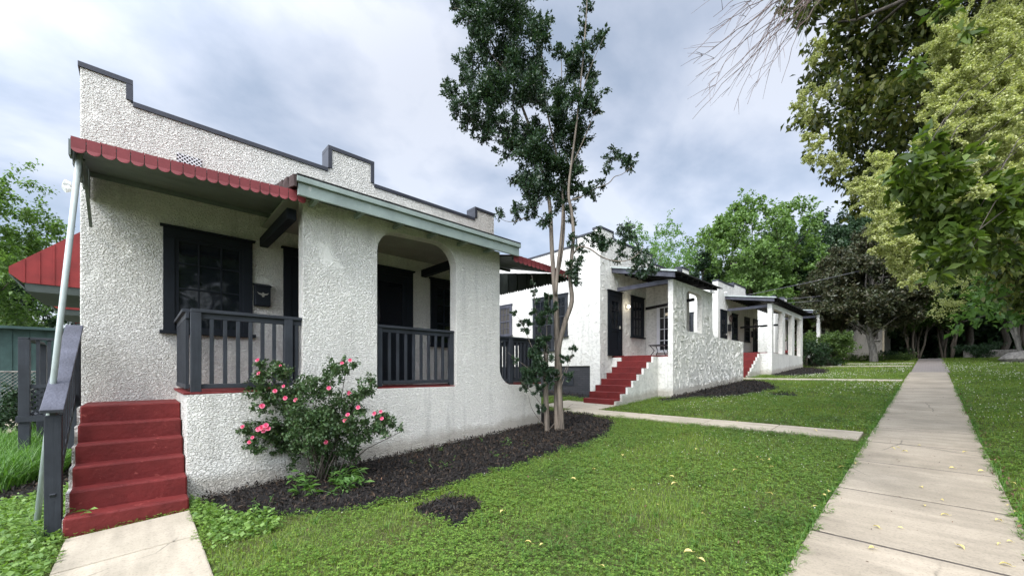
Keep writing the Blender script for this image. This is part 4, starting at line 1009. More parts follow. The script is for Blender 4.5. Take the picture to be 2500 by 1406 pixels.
for x, y in ((640, 890), (660, 930), (615, 1050), (700, 1000), (760, 960), (810, 910), (848, 880), (880, 950), (930, 1030), (985, 1050), (860, 1060), (740, 1080), (800, 1050), (905, 930), (690, 900), (835, 1000)):
    e_ = P(x, y, DR+random.uniform(-.2, .15)); a = base+Vector((random.uniform(-.1, .05), random.uniform(-.18, .18), 0)); m_ = a.lerp(e_, .5)+Vector((0, 0, .12)); mb.tube([a, a.lerp(m_, .5)+Vector((0, 0, .05)), m_, m_.lerp(e_, .5), e_], [.009, .008, .006, .005, .003], 5)
part('stems', mb, 'barkd', RB, smooth=True)
def rose(c, r):
    """cup of overlapping petals"""
    mb = MB(); c = Vector(c)
    ax = Vector((.7+random.uniform(-.3, .3), -.5+random.uniform(-.3, .3), .45)).normalized(); a = ax.cross(Vector((0, 0, 1))).normalized(); b = ax.cross(a)
    for ring, (k, op, rr) in enumerate(((3, .25, .45), (5, .65, .75), (7, 1.1, 1.0))):
        for i in range(k):
            q = 2*pi*i/k+ring*.5+random.uniform(-.2, .2); d = a*cos(q)+b*sin(q); s_ = ax.cross(d)
            R0 = r*rr; tip = c+(ax*cos(op)+d*sin(op))*R0; w = R0*.5
            md = c+(ax*cos(op*.8)+d*sin(op*.8))*R0*.6
            mb.add([c, md-s_*w, tip-s_*w*.6, tip+ax*R0*.1, tip+s_*w*.6, md+s_*w], [(0, 1, 2), (0, 2, 3), (0, 3, 4), (0, 4, 5)])
    return mb
for x, y, s_ in FL:
    part('rose_flower', rose(P(x, y, DR-.30), .029*s_), 'rose', RB)
# leafy weed at its foot
def stalk_plant(name, loc, n, L, leaf, mat, label, cat, group=None, per=9, spreadr=.25, bare=False):
    T = thing(name, loc, label, cat, group); mb = MB(); Pp = []; D = []
    for _ in range(n):
        a = Vector(loc)+Vector((random.gauss(0, spreadr*.4), random.gauss(0, spreadr*.4), -.01)); d = Vector((random.gauss(0, .6), random.gauss(0, .6), 1)).normalized()
        l_ = L*random.uniform(.6, 1.1); m_ = a+d*l_*.5; e_ = a+d*l_+Vector((d.x, d.y, -.3))*l_*.25
        mb.tube([a, m_, e_], [.004, .003, .002], 4)
        for k in range(per):
            t_ = (k+1)/per; p0 = a.lerp(m_, min(1, t_*2)) if t_ < .5 else m_.lerp(e_, t_*2-1); Pp.append(p0); q = random.uniform(0, 2*pi); D.append((cos(q)*.9+d.x*.5, sin(q)*.9+d.y*.5, .15))
    part('stems', mb, 'weed', T)
    V, F = leaves(np.array(Pp), leaf*rng.uniform(.7, 1.2, len(Pp)), 0, .7, .38, axis=np.array(D), spread=.4)
    link(npmesh('foliage', V, F, mat), 'foliage', T); return T
stalk_plant('weed', (-5.05, 1.75, gz(0, 1.75)), 26, .34, .12, 'weed', 'bright green leafy weed clump under the rose bush', 'weed', spreadr=.5)
for i, (x, y, n_, L_, lab) in enumerate(((-4.75, 3.1, 9, .13, 'small green weed tuft in the middle of the mulch bed'), (-5.0, 4.6, 12, .14, 'low weed patch in the mulch near the crepe myrtle'), (-4.85, .98, 10, .14, 'small weeds in the mulch nearest the red steps'), (-4.5, 4.0, 7, .1, 'weed sprig near the lawn edge of the mulch bed'), (-5.45, 3.9, 6, .09, 'tiny weed against the porch wall in the mulch'))):
    stalk_plant('weed', (x, y, gz(x, y)+.02), n_, L_, .05, 'weed', lab, 'weed', 'weeds in the mulch bed', per=5, spreadr=.35)
# broad leaves creeping over the bottom step
stalk_plant('creeping_plant', (-5.68, -.60, 0), 12, .34, .085, 'ivy', 'round leaved creeping plant climbing at the corner of the bottom red step', 'plant', per=6, spreadr=.16)

# --- the big flowering tree that overhangs the walk from the right
OT = thing('blossoming_tree', (3.6, 4.6, gz(3.6, 4.6)), 'large tree overhanging from the right with cream green blossom and hanging glossy leaves', 'tree')
OV = [(2000,20,60,5.2),(2080,60,80,5.2),(2180,40,90,5.2),(2050,150,75,5),(2000,190,50,5.5),(2120,150,90,5),(2200,130,90,5.2),(1985,290,45,5.6),(2060,260,80,5.2),(2140,260,90,5),(2220,230,90,5),(2040,350,60,5.6),(2130,370,80,5.2),
      (2200,330,90,5.4),(2300,60,90,5.2),(2300,150,80,5.3),(2110,440,55,5.6),(2180,430,80,5.4),(2290,300,90,5.4),(2350,350,100,5.2),(2420,450,100,5),(2450,300,100,5),(2300,430,90,4.6),(2250,500,70,4.8),
      (2380,560,100,4.6),(2460,560,90,4.8),(2330,450,80,4.2),(2480,150,120,5),(2400,60,100,5),(2280,-30,90,5),(2150,-40,80,5),(2450,-30,120,5),(2560,300,150,5),(2560,500,130,5),(2560,100,150,5),(2560,680,90,5),
      (1960,10,30,5.5),(1940,-20,40,5.5),(2040,-30,60,5.2),(2470,640,60,5),(2250,180,90,5.6),(2350,220,100,5.6),(2400,160,110,5.7),(2030,430,25,5.8),(2090,510,30,5.9),(1965,40,22,5.5)]
cl = [(*P(x, y, d+.5*random.uniform(-.4, .6)), r*d/965) for x, y, r, d in OV]
for _ in range(46):   # unseen clusters added above the view to shade the second house
    x_, y_ = random.uniform(-1.6, 4.5), random.uniform(5, 10.5); d_ = -SN*x_+CS*y_
    cl.append((x_, y_, max(6.5, CAM_H+.94*d_+1.4)+random.uniform(0, 3.5), .95))
foliage('crown', cl, 1500, .092, 'ovleaf', OT, aspect=.48, twigs=14, jit=.12, up=-.2, droop=.8, flat=.45)
BL = [(2200,430,55),(2260,405,60),(2330,430,65),(2250,480,60),(2320,520,60),(2225,390,40),(2280,560,55),(2350,585,55),(2300,625,38),(2340,630,35),(2290,668,16),(2380,480,60),(2430,520,60),(2450,600,45),(2410,430,60),(2480,480,60),(2270,330,30),(2360,70,20),(2230,160,22),(2290,20,25)]
cl = [(*P(x, y, 2.7+random.uniform(-.25, .25)), r*2.7/965) for x, y, r in BL]
foliage('hanging_leaves', cl, 135, .078, 'bigleaf', OT, aspect=.48, twigs=9, jit=.10, up=-1.1, droop=1.1, flat=.25, along=True)
mb = MB()
for c in cl[:18]:
    a = Vector(c[:3])+Vector((.35, .25, .45)); mb.tube([a, a.lerp(Vector(c[:3]), .6)+Vector((0, 0, .05)), Vector(c[:3])+Vector((0, 0, -c[3]*.8))], [.004, .003, .0015], 5)
FW = [(2400,60,70,4.2),(2450,120,85,4.1),(2350,130,70,4.2),(2480,200,80,4),(2340,200,55,4.2),(2420,230,80,4),(2300,258,40,4.2),(2480,300,70,3.9),(2400,305,60,4),(2480,385,50,3.9),(2320,95,45,4.3),(2470,40,50,4.2),(2480,270,60,3.9),(2370,270,45,4),
      (2150,400,36,4.3),(2140,470,40,4.2),(2170,530,42,4.1),(2128,500,26,4.2),(2180,590,42,4),(2222,640,38,3.9),(2150,560,32,4.1),(2250,600,30,3.9),(2230,685,20,3.9),(2192,640,26,3.9),(2112,462,20,4.2),(2160,440,30,4.2),(2190,560,34,4.1),(2215,610,34,4),(2240,655,26,3.9),(2205,670,16,3.9),(2195,610,30,3.9),(2165,495,36,4.1),(2470,345,50,3.9),(2440,90,70,4.1),(2380,100,55,4.2)]
FW += [(2290,420,26,3.0),(2375,395,30,3.0),(2445,555,28,3.1),(2340,500,18,2.9),(2400,470,22,2.9),(2480,430,34,3.3),(2300,330,34,3.8),(2255,350,24,4)]
FW2 = [(1970,230,20,5.3),(1962,280,20,5.3),(1995,350,22,5.3),(2020,385,24,5.3),(2000,110,18,5.2),(1987,145,15,5.2),(2062,405,20,5.2),(1965,335,14,5.3),(2085,455,20,5.2),(1975,385,14,5.3),(2040,420,16,5.3),(2010,220,20,5.2),(1945,260,14,5.3)]
FW3 = [(2390,640,34,7),(2335,740,34,8),(2300,700,28,8),(2360,690,32,8),(2420,620,34,7),(2290,760,22,8)]
cl = [(*P(x, y, d-.25+random.uniform(-.2, .15)), r*d/965) for x, y, r, d in FW]
foliage('blossom', cl, 4200, .017, 'flower', OT, aspect=.85, twigs=34, jit=.045, up=-.1, flat=.5)
cl2 = [(*P(x, y, d-.3), r*d/965) for x, y, r, d in FW2]
foliage('edge_blossom', cl2, 900, .02, 'flower', OT, aspect=.85, twigs=16, jit=.07, up=-.1)
cl3 = [(*P(x, y, d), r*d/965) for x, y, r, d in FW3]
trunk = Vector((3.6, 4.6, gz(3.6, 4.6))); fork = trunk+Vector((.3, .2, 4.6))
mb.tube([trunk-Vector((0, 0, .3)), trunk+Vector((0, 0, .8)), fork], [.24, .2, .18], 12)
for x, y, d, r in ((2100, 100, 5.3, .05), (2200, 250, 5.2, .05), (2060, 300, 5.5, .035), (2180, 430, 5.4, .035), (2350, 350, 5.1, .05), (2420, 100, 5.1, .05), (2300, 40, 5.2, .04), (2000, 60, 5.4, .03), (2440, 520, 5.2, .02)):
    e_ = P(x, y, d); pts = limb(mb, fork, e_, .06, r*.3, .07, 8, 7)
    for k in range(4):
        q = pts[5+k % 3]; limb(mb, q, q+Vector((random.uniform(-1, .2), random.uniform(-.8, .8), random.uniform(-.7, .5)))*.8, r*.4, .004, .1, 4, 5)
part('trunk', mb, 'barkd', OT, smooth=True)
# bare twigs fanning out at the top of the view
mb = MB()
o0 = P(1990, -40, 4.4)
random.seed(11)
ends = [(1690,290),(1700,262),(1712,235),(1690,155),(1720,165),(1740,120),(1735,72),(1745,40),(1720,0),(1780,20),(1795,60),(1770,190),(1830,170),(1840,215),(1825,250),(1860,130),(1880,150),(1760,240),(1800,215),(1730,205),(1900,120),(1850,60),(1775,95),(1700,190),(1815,0),(1910,200),(1790,270),(1680,140),(1750,-10),(1870,185)]
for x, y in ends:
    e_ = P(x, y, 4.2+random.uniform(-.4, .4)); L = (e_-o0).length
    st_ = P(2040+random.uniform(-60, 60), -130+random.uniform(-60, 90), 4.4)
    mid = st_.lerp(e_, .55)+Vector((0, 0, .10*L*random.uniform(.2, 1.0)*(1 if y > 120 else .3))); q = [st_]
    for i in range(1, 15):
        t_ = i/14; q.append(st_*(1-t_)**2+mid*2*t_*(1-t_)+e_*t_*t_+Vector([random.gauss(0, .007) for _ in range(3)]))
    mb.tube(q, [.0065*(1-i/15)*.8+.0016 for i in range(15)], 4)
    for k in range(5):
        i = random.randint(5, 13); d = (q[i]-q[i-1]).normalized(); v = Vector([random.gauss(0, 1) for _ in range(3)]); v = (d*1.3+v*.5).normalized(); ln = random.uniform(.12, .4)
        mb.tube([q[i], q[i]+v*ln*.5+Vector((0, 0, .01)), q[i]+v*ln], [.003, .002, .0012], 3)
part('dead_branch', mb, 'twig', OT, label='fan of bare leafless twigs')
# second tree on the right, lower boughs of bright leaves
RT = thing('leafy_tree', (5.2, 8.5, gz(5, 8.5)), 'tree at the right edge with low boughs of bright green oval leaves', 'tree')
LB = [(2480,600,60,7),(2440,690,50,7),(2480,670,60,7),(2400,720,40,7),(2380,745,32,7),(2430,735,42,7),(2470,740,45,7),(2352,782,20,7),(2337,800,14,7),(2400,770,24,7),(2450,770,28,7),(2495,720,60,7),(2500,640,60,7),(2385,775,20,7),(2415,690,24,7),(2560,650,100,7),(2560,760,60,7)]
cl = [(*P(x, y, d+random.uniform(-.5, .5)), r*d/965) for x, y, r, d in LB]
foliage('low_boughs', cl, 90, .115, 'lightleaf', RT, aspect=.6, twigs=8, jit=.10, up=-.35, droop=.4, flat=.6, along=True)
foliage('blossom', cl3, 500, .03, 'flower', RT, aspect=.8, twigs=16)
cl = [(5.2+rng.uniform(-2.6, 3), 9.5+rng.uniform(-2.5, 4), 4.2+rng.uniform(-.6, 3.6), .8) for _ in range(46)]
foliage('crown', cl, 260, .12, 'midleaf', RT, aspect=.55, twigs=10)
mb = MB(); b0 = Vector((5.2, 8.5, gz(5, 8.5))); mb.tube([b0-Vector((0, 0, .3)), b0+Vector((0, 0, 1.5)), b0+Vector((0, .3, 3.2))], [.26, .2, .16], 10)
for x, y in ((2440, 690), (2380, 745), (2480, 640), (2350, 785)): limb(mb, b0+Vector((0, .2, 2.9)), P(x, y, 7), .07, .006, .05, 7, 6)
part('trunk', mb, 'barkd', RT, smooth=True)

# --- background trees (prototypes at the origin, then copies)
maple = tree_proto('maple_tree', 15.5, 5.6, 4.5, 84, 420, .24, 'maple', 'barkd', .32, 'broad bright green maple with a lobed top rising behind the fourth house', aspect=.75)
place(maple, (-12, 43, 2.3))
airy = tree_proto('airy_tree', 13, 4.4, 5, 46, 230, .2, 'lightleaf', 'barkd', .2, 'pale airy tree with gaps of sky behind the second house', aspect=.6)
place(airy, (-18.5, 35.5, 2), .5)
dense = tree_proto('dense_tree', 12, 4.6, 1.6, 90, 420, .20, 'midleaf', 'barkd', .28, 'rounded mid green tree in front of the maple above the third house roof', 'trees behind the houses', aspect=.6)
place(dense, (-10.5, 46, 2.2), 1)
ever = tree_proto('evergreen_tree', 11.5, 2.9, 1.2, 70, 420, .16, 'darkleaf', 'barkd', .2, 'dark upright evergreen between the pale airy tree and the maple', 'dark evergreens', shape='cone', aspect=.5)
place(ever, (-15.2, 40, 2.1), 0)
copy_tree(airy, (-20.5, 41, 2.2), 2.1, .95, 'second pale tree farther left above the parapet of the second house')
copy_tree(dense, (-15.5, 47.5, 2.5), 2.2, .88, 'mid green tree between the evergreen and the maple foot')
copy_tree(dense, (-6.3, 52, 2.5), 3.9, 1.0, 'mid green tree rising just left of the magnolia top')
copy_tree(dense, (-21, 31, 1.8), 5.1, .62, 'low tree peeking over the side wall of the second house')
copy_tree(ever, (-4.8, 50, 2.4), 1, 1.25, 'dark tall evergreen directly behind the magnolia')
copy_tree(ever, (-12.8, 49.5, 2.4), 2, .95, 'dark evergreen in the dip left of the maple')
mag = tree_proto('magnolia_tree', 8.9, 3.7, 2.2, 100, 640, .19, 'magleaf', 'barkg', .26, 'dark bronze leaved magnolia standing left of the walk', shape='cone', aspect=.45, flat=.25)
place(mag, (-2.78, 37.5, gz(-2.8, 37.5)))
m2 = copy_tree(mag, (-5.0, 39.5, gz(-5, 39.5)), 1.9, .92, 'second bronze leaved magnolia leaning in front of the fourth porch')
wood = tree_proto('woodland_tree', 15, 5.0, 3.2, 95, 460, .26, 'darkleaf', 'barkd', .3, 'dark woodland tree standing over the end of the walk', 'dark trees around the end of the walk', aspect=.6)
place(wood, (2.2, 52, 2.5))
WL = [(-1.2, 56.5, 1.05, 'woodland tree standing left of the dark tunnel'), (4.2, 49, .8, 'woodland tree standing right of the dark tunnel'), (-6.2, 47.5, .8, 'woodland tree filling the gap left of the grey house'), (-3.6, 54.5, 0.95, 'dark woodland tree behind the last grey house'), (6.8, 46, .95, 'dark woodland tree right of the end of the walk'), (5.6, 34.5, .75, 'woodland tree reaching over the right lawn'), (1.0, 60, 1.15, 'tallest dark woodland tree at the far end'), (9.5, 38, 1.0, 'woodland tree at the far right edge'),
      (-8.5, 58, 1.1, 'woodland tree far behind the magnolia'), (7.5, 24, .62, 'small woodland tree above the right lawn'), (7.0, 15.8, 1.0, 'tree beyond the right edge facing the second house'), (7.6, 22.0, 1.0, 'tree beyond the right edge facing the third house'), (5.8, 59, 1.1, 'woodland tree in the dark corner behind the walk'), (-14, 60, 1.1, 'woodland tree far behind the maple')]
for i, (x, y, s, lab) in enumerate(WL): copy_tree(wood, (x, y, gz(x, y)-.1), 1.3*i+.4, s, lab)
mt2 = tree_proto('multi_stem_tree', 8.5, 3.6, 2.6, 50, 380, .17, 'midleaf', 'barkg', .13, 'tree with several pale bare stems rising at the right end of the lawn', trunks=5, shape='top')
place(mt2, (3.9, 37, gz(3, 37)))
q1 = copy_tree(mt2, (-.9, 46.5, gz(-1, 46)), 1.2, .85, 'small crooked tree in the dark left of the end of the walk')
q2 = copy_tree(mt2, (.9, 47.5, gz(1, 47)), 2.9, .9, 'small several stemmed tree in the dark straight beyond the walk')
for q_ in (q1, q2):
    for ch in q_.children:
        if ch.name.startswith('trunk'): ch.material_slots[0].link = 'OBJECT'; ch.material_slots[0].material = M['barkd']
# trees beyond the left edge
lt = tree_proto('left_tree', 9.8, 4.2, 2.6, 60, 520, .15, 'maple', 'barkd', .22, 'light green tree with horizontal sprays at the upper left edge', aspect=.6, flat=.7)
place(lt, P(-215, 907, 15)-Vector((0, 0, 1.6)))
lt2 = copy_tree(dense, P(-30, 907, 21)-Vector((0, 0, 1.9)), 1, .48, 'shaded dark green tree behind the side railing at the left edge')
copy_tree(dense, P(120, 907, 31)-Vector((0, 0, 2)), 2.4, .42, 'sunlit tree behind the teal shed roof')
copy_tree(dense, P(-60, 907, 26)-Vector((0, 0, 2)), 4.4, .62, 'dark tree at the far left edge beyond the driveway')
copy_tree(wood, (-46, -6, -1), 0, .75, 'distant tree behind the shed'); copy_tree(wood, (-42, 5, -1), 2, .6, 'distant tree far behind the first house')
# trees across the street side, seen mirrored in the window panes
copy_tree(dense, (17, 3.5, 0), 1, .8, 'tree mirrored in the near window'); copy_tree(wood, (15, 11, .5), 1, .7, 'tree mirrored in the near doors'); copy_tree(dense, (18, -8, -.3), 3, .9, 'tree across the lawn behind the viewer')

# far wood: closes the view
cl = []
for i in range(170):
    a = R(random.uniform(-62, 62)); r_ = random.uniform(74, 86); x, y = r_*sin(a)-6, r_*cos(a)
    if y < 20: continue
    cl.append((x, y, random.uniform(2, 15), random.uniform(3, 4.6)))
for i in range(190): cl.append((random.uniform(-14, 32), random.uniform(60, 70), random.uniform(2.0, 10), random.uniform(1.8, 3)))
o = foliage('far_wood', cl, 420, .7, 'darkleaf', None, aspect=.7, twigs=14); tag(o, 'far off dark wood closing the view beyond the trees', 'wood', kind='stuff')

# shrubs
def shrub(loc, r, h, mat, leaf, per, label, name='shrub', group=None):
    T = thing(name, loc, label, 'shrub', group); loc = Vector(loc)
    cl = [(loc.x+rng.normal()*r*.42, loc.y+rng.normal()*r*.42, loc.z+h*rng.uniform(.12, .85), r*rng.uniform(.28, .45)) for _ in range(22)]
    foliage('foliage', cl, per, leaf, mat, T, aspect=.5, twigs=12, up=.5)
    mb = MB()
    for c in cl[:12]: limb(mb, loc-Vector((0, 0, .05)), c[:3], .02, .006, .05, 4, 4)
    part('stems', mb, 'barkd', T); return T
shrub((-5.0, 31.2, gz(-5, 31.2)), 1.15, 1.75, 'darkleaf', .09, 330, 'dark feathery shrub at the corner of the third porch', group='shrubs before the fourth house')
shrub((-4.15, 32.0, gz(-4, 32.0)), 1.25, 2.35, 'midleaf', .12, 330, 'taller glossy green shrub beside the white stair of the fourth house', group='shrubs before the fourth house')
shrub((-5.9, 33.5, gz(-5.9, 33.5)), .9, 2.3, 'midleaf', .12, 200, 'leggy shrub in front of the fourth house wall')
shrub((-16.2, -3.2, -.2), 1.1, 1.5, 'darkleaf', .09, 260, 'dark shrub against the fence at the far left', group='shrubs by the shed'); shrub((-16.8, -1.9, -.2), 1.0, 1.3, 'darkleaf', .09, 260, 'dark shrub between the side railing and the shed', group='shrubs by the shed')
for x, y, s, lab in ((-1.9, 41.5, .7, 'low shrub at the left kerb of the brick path'), (.9, 49, 1.0, 'round dark bush straight beyond the walk'), (2.2, 42, .9, 'low bush at the right of the brick path'), (5.5, 45, 1.2, 'dark bush under the trees at the right')):
    shrub((x, y, gz(x, y)), s, s*1.0, 'darkleaf', .1, 150, lab, group='low bushes at the end of the walk')
cl = [(rng.uniform(-4.4, -1.0), rng.uniform(38.5, 40.5), gz(0, 39)+rng.uniform(.1, .35), .35) for _ in range(60)]
o = foliage('ground_cover', cl, 90, .09, 'midleaf', None, aspect=.5, twigs=8); tag(o, 'low strip of ground cover beside the brick path', 'ground cover', kind='stuff')
mb = MB(); mb.hexa([(1.6, 43.0, gz(0, 43)-.1), (4.2, 43, gz(0, 43)-.1), (4.2, 43.5, gz(0, 43)-.1), (1.6, 43.5, gz(0, 43)-.1), (1.6, 43.0, gz(0, 43)+.55), (4.2, 43, gz(0, 43)+.55), (4.2, 43.5, gz(0, 43)+.55), (1.6, 43.5, gz(0, 43)+.55)])
solo('stone_wall', mb, 'barkg', 'low dark stone wall across the end of the walk', 'wall', bevel=.04)
mb = MB(); c0 = Vector((3.45, 35.0, gz(3.4, 35)))
import bmesh
bm = bmesh.new(); bmesh.ops.create_icosphere(bm, subdivisions=3, radius=1)
for v in bm.verts: v.co = Vector((v.co.x*.75, v.co.y*.55, v.co.z*.42))*(1+.12*sin(5*v.co.x+3*v.co.y)+.08*cos(7*v.co.z))+c0+Vector((0, 0, .18))
me = bpy.data.meshes.new('boulder'); bm.to_mesh(me); bm.free(); me.materials.append(M['barkg']); o = link(me, 'boulder'); tag(o, 'pale boulder at the right edge of the far lawn', 'boulder')
# liriope clump at the left: long arching blades
def blades(Pp, L, w, mat, name, lean=.5, segs=3):
    n_ = len(Pp); q = rng.uniform(0, 2*pi, n_); d = np.stack([np.cos(q), np.sin(q), np.zeros(n_)], 1); s = np.stack([-np.sin(q), np.cos(q), np.zeros(n_)], 1)
    L = np.broadcast_to(L, (n_,))[:, None]*rng.uniform(.6, 1.2, (n_, 1)); w = np.broadcast_to(w, (n_,))[:, None]; ln = lean*rng.uniform(.3, 1.4, (n_, 1)); up = np.array([[0, 0, 1.]])
    rows = []
    for k in range(segs):
        t_ = k/segs; c = Pp+up*L*(t_-ln*.35*t_*t_)+d*L*ln*t_*t_; rows += [c-s*w*(1-t_*.6)/2, c+s*w*(1-t_*.6)/2]
    t_ = 1; rows += [Pp+up*L*(t_-ln*.35)+d*L*ln]
    # last point doubled so that every face has four corners
    rows += [rows[-1]+s*w*.08]
    V = np.stack(rows, 1); m_ = V.shape[1]; V = V.reshape(-1, 3); o_ = (np.arange(n_)*m_)[:, None]
    F = np.concatenate([o_+np.array([[2*k, 2*k+1, 2*k+3, 2*k+2]]) for k in range(segs)], 0)
    return npmesh(name, V, F, mat)
k = 9000; xx = rng.uniform(-12.6, -8.3, k); yy = rng.uniform(-2.6, -.85, k); ok = (yy < -.75-.0*xx) & (xx < -8.4-.4*np.sin(yy*5)) & (yy < -.8)
Pp = np.stack([xx, yy, ground_z(xx, yy)], 1)[ok]
o = link(blades(Pp, .62, .014, 'lir', 'tall_grass', .8), 'tall_grass'); tag(o, 'bank of long arching grass leaves below the side railing', 'tall grass', kind='stuff')

# ------------------------------------------------------------------ lawn, mulch, litter
def inpoly(x, y, poly):
    ins = np.zeros(len(x), bool); n_ = len(poly)
    for i in range(n_):
        x0, y0 = poly[i]; x1, y1 = poly[(i+1) % n_]
        if y0 == y1: continue
        c = ((y0 > y) != (y1 > y)) & (x < (x1-x0)*(y-y0)/(y1-y0)+x0); ins ^= c
    return ins
M1 = [(-5.95, .5), (-5.3, .62), (-4.95, .75), (-4.72, .95), (-4.46, 1.31), (-4.12, 1.77), (-4.05, 2.34), (-3.94, 3.02), (-4.09, 4.1), (-4.02, 4.94), (-4.14, 6.3), (-4.62, 7.36), (-5.73, 8.0), (-7.2, 8.05), (-7.2, 6.6), (-5.95, 6.5)]
SP = [(-3.66, 2.15), (-3.4, 2.04), (-3.0, 2.08), (-2.98, 2.35), (-3.25, 2.63), (-3.6, 2.58)]
M2 = [(-5.6, 10.9), (-5.0, 12.43), (-4.1, 13.3), (-3.75, 14.6), (-3.75, 16.4), (-4.5, 18.4), (-5.6, 19.4)]
M3 = [(-5.5, 22.6), (-4.2, 22.8), (-3.55, 24.6), (-3.84, 27), (-5.0, 29.5), (-5.5, 30)]
MLp = [(-7.75, -1.15), (-8.3, -.62), (-10.7, -.62), (-10.9, -1.5), (-9.2, -2.0), (-8.0, -1.9)]
M4 = [(-9.6, 10.6), (-7.3, 10.7), (-7.2, 11.3), (-22, 11.3), (-22, 10.8)]
SP2 = [(-3.05+.4*cos(a), 14.3+.35*sin(a)) for a in np.linspace(0, 6, 8)]
polys = [M1, SP, M2, M3, MLp, M4, SP2]
def wob(x, y): return .06*np.sin(9*x+4*y)+.05*np.sin(17*y-6*x)
def in_mulch(x, y):
    w_ = wob(x, y); r_ = np.zeros(len(x), bool)
    for p_ in polys: r_ |= inpoly(x+w_, y+w_, p_)
    return r_
def lawn_ok(x, y, edge=0.0):
    rg = .028*np.sin(11*x+13*y)+.022*np.sin(29*y-7*x)+.015*np.sin(41*x+3*y)
    bad = (x > SW0+.02+rg-edge) & (x < SW1-.02+rg+edge)
    bad |= (y > -.48+rg+edge) & (y < .38+rg-edge) & (x > -5.5) & (x < -.95)
    bad |= (y > 8.13+rg) & (y < 8.75+rg) & (x > -6.7) & (x < -.7); bad |= (x > -7.95) & (x < -6.05) & (y > 8.6) & (y < 9.75)
    bad |= (y > 20.0) & (y < 20.7) & (x > -6.9) & (x < -.7); bad |= (y > 30.9) & (y < 31.6) & (x > -5.2) & (x < -.7); bad |= (y > 34.6) & (y < 35.2) & (x > -3.9) & (x < -.7)
    bad |= (x < -5.9) & (y > -.5) & (y < 6.53); bad |= (x < -5.55) & (y > -.5) & (y < .4)
    bad |= (x < -5.57) & (y > 12.2) & (y < 19); bad |= (x < -7.6) & (y > 11.2) & (y < 18.3); bad |= (x < -6.1) & (x > -7.2) & (y > 9.7) & (y < 12.3)
    bad |= (x < -5.5) & (y > 23.2) & (y < 30.2); bad |= (x < -6.05) & (y > 21) & (y < 30); bad |= (x < -5.4) & (y > 33)
    bad |= in_mulch(x, y)
    return ~bad
def scatter(x0, x1, y0, y1, n_):
    x = rng.uniform(x0, x1, n_); y = rng.uniform(y0, y1, n_); return x, y
# camera frustum on the ground (with margin) so that nothing is spent outside the photograph's field
def in_view(x, y, m=1.15):
    d = -SN*x+CS*y; t_ = (CS*x+SN*y); return (d > .3) & (np.abs(t_) < np.maximum(d, .5)*1.2954*m+.8)
mb = MB()
def mound(name, poly, h, label):
    xs = [p[0] for p in poly]; ys = [p[1] for p in poly]; s = max(.09, (max(ys)-min(ys))/60)
    gx = np.arange(min(xs)-.1, max(xs)+.1, s); gy = np.arange(min(ys)-.1, max(ys)+.1, s); X, Y = np.meshgrid(gx, gy)
    w_ = wob(X.ravel(), Y.ravel()); ins = inpoly(X.ravel()+w_, Y.ravel()+w_, poly).reshape(X.shape)
    cnt = np.zeros(X.shape)
    for di in (-2, -1, 0, 1, 2):
        for dj in (-2, -1, 0, 1, 2): cnt += np.roll(np.roll(ins, di, 0), dj, 1)
    Z = ground_z(X, Y)+np.clip(cnt/25, 0, 1)*h+rng.uniform(-.006, .006, X.shape)*ins-.02+.02*ins
    V = np.stack([X.ravel(), Y.ravel(), Z.ravel()], 1); nx = len(gx); i, j = np.meshgrid(np.arange(nx-1), np.arange(len(gy)-1)); a = (j*nx+i).ravel()
    keep = (ins.ravel()[a] | ins.ravel()[a+1] | ins.ravel()[a+nx] | ins.ravel()[a+nx+1]); a = a[keep]
    o = link(npmesh(name, V, np.stack([a, a+1, a+1+nx, a+nx], 1), 'mulch', True), name); tag(o, label, 'mulch', kind='stuff')
mound('mulch_bed', M1, .05, 'long bed of black mulch along the first porch'); mound('mulch_patch', SP, .04, 'small round patch of dark mulch in the near lawn')
mound('mulch_bed', M2, .06, 'bed of dark mulch along the second porch wall'); mound('mulch_bed', M3, .06, 'bed of dark mulch along the third porch'); mound('mulch_bed', MLp, .04, 'dark mulch left of the handrail post')
mound('mulch_bed', M4, .05, 'mulch strip along the painted brick foundation'); mound('mulch_patch', SP2, .03, 'tiny mulch patch in the lawn before the second house')
Vs, Fs, off = [], [], 0
for p_, dens in ((M1, 2300), (SP, 2600), (M2, 900), (M3, 500), (MLp, 700), (SP2, 500), (M4, 300)):
    xs = [q[0] for q in p_]; ys = [q[1] for q in p_]; x, y = scatter(min(xs), max(xs), min(ys), max(ys), int((max(xs)-min(xs))*(max(ys)-min(ys))*dens))
    w_ = wob(x, y); i_ = inpoly(x+w_*1.2+rng.normal(size=len(x))*.05, y+w_*1.2+rng.normal(size=len(x))*.05, p_); x, y = x[i_], y[i_]
    Pp = np.stack([x, y, ground_z(x, y)+.045+rng.uniform(0, .025, len(x))], 1)
    V, F = leaves(Pp, rng.uniform(.02, .075, len(x))*(1.3 if dens < 1000 else 1), 0, .55, .26); Vs.append(V); Fs.append(F+off); off += len(V)
o = link(npmesh('mulch_chips', np.concatenate(Vs), np.concatenate(Fs), 'chip'), 'mulch_chips'); tag(o, 'shredded black bark chips covering the planting beds', 'mulch', kind='stuff')

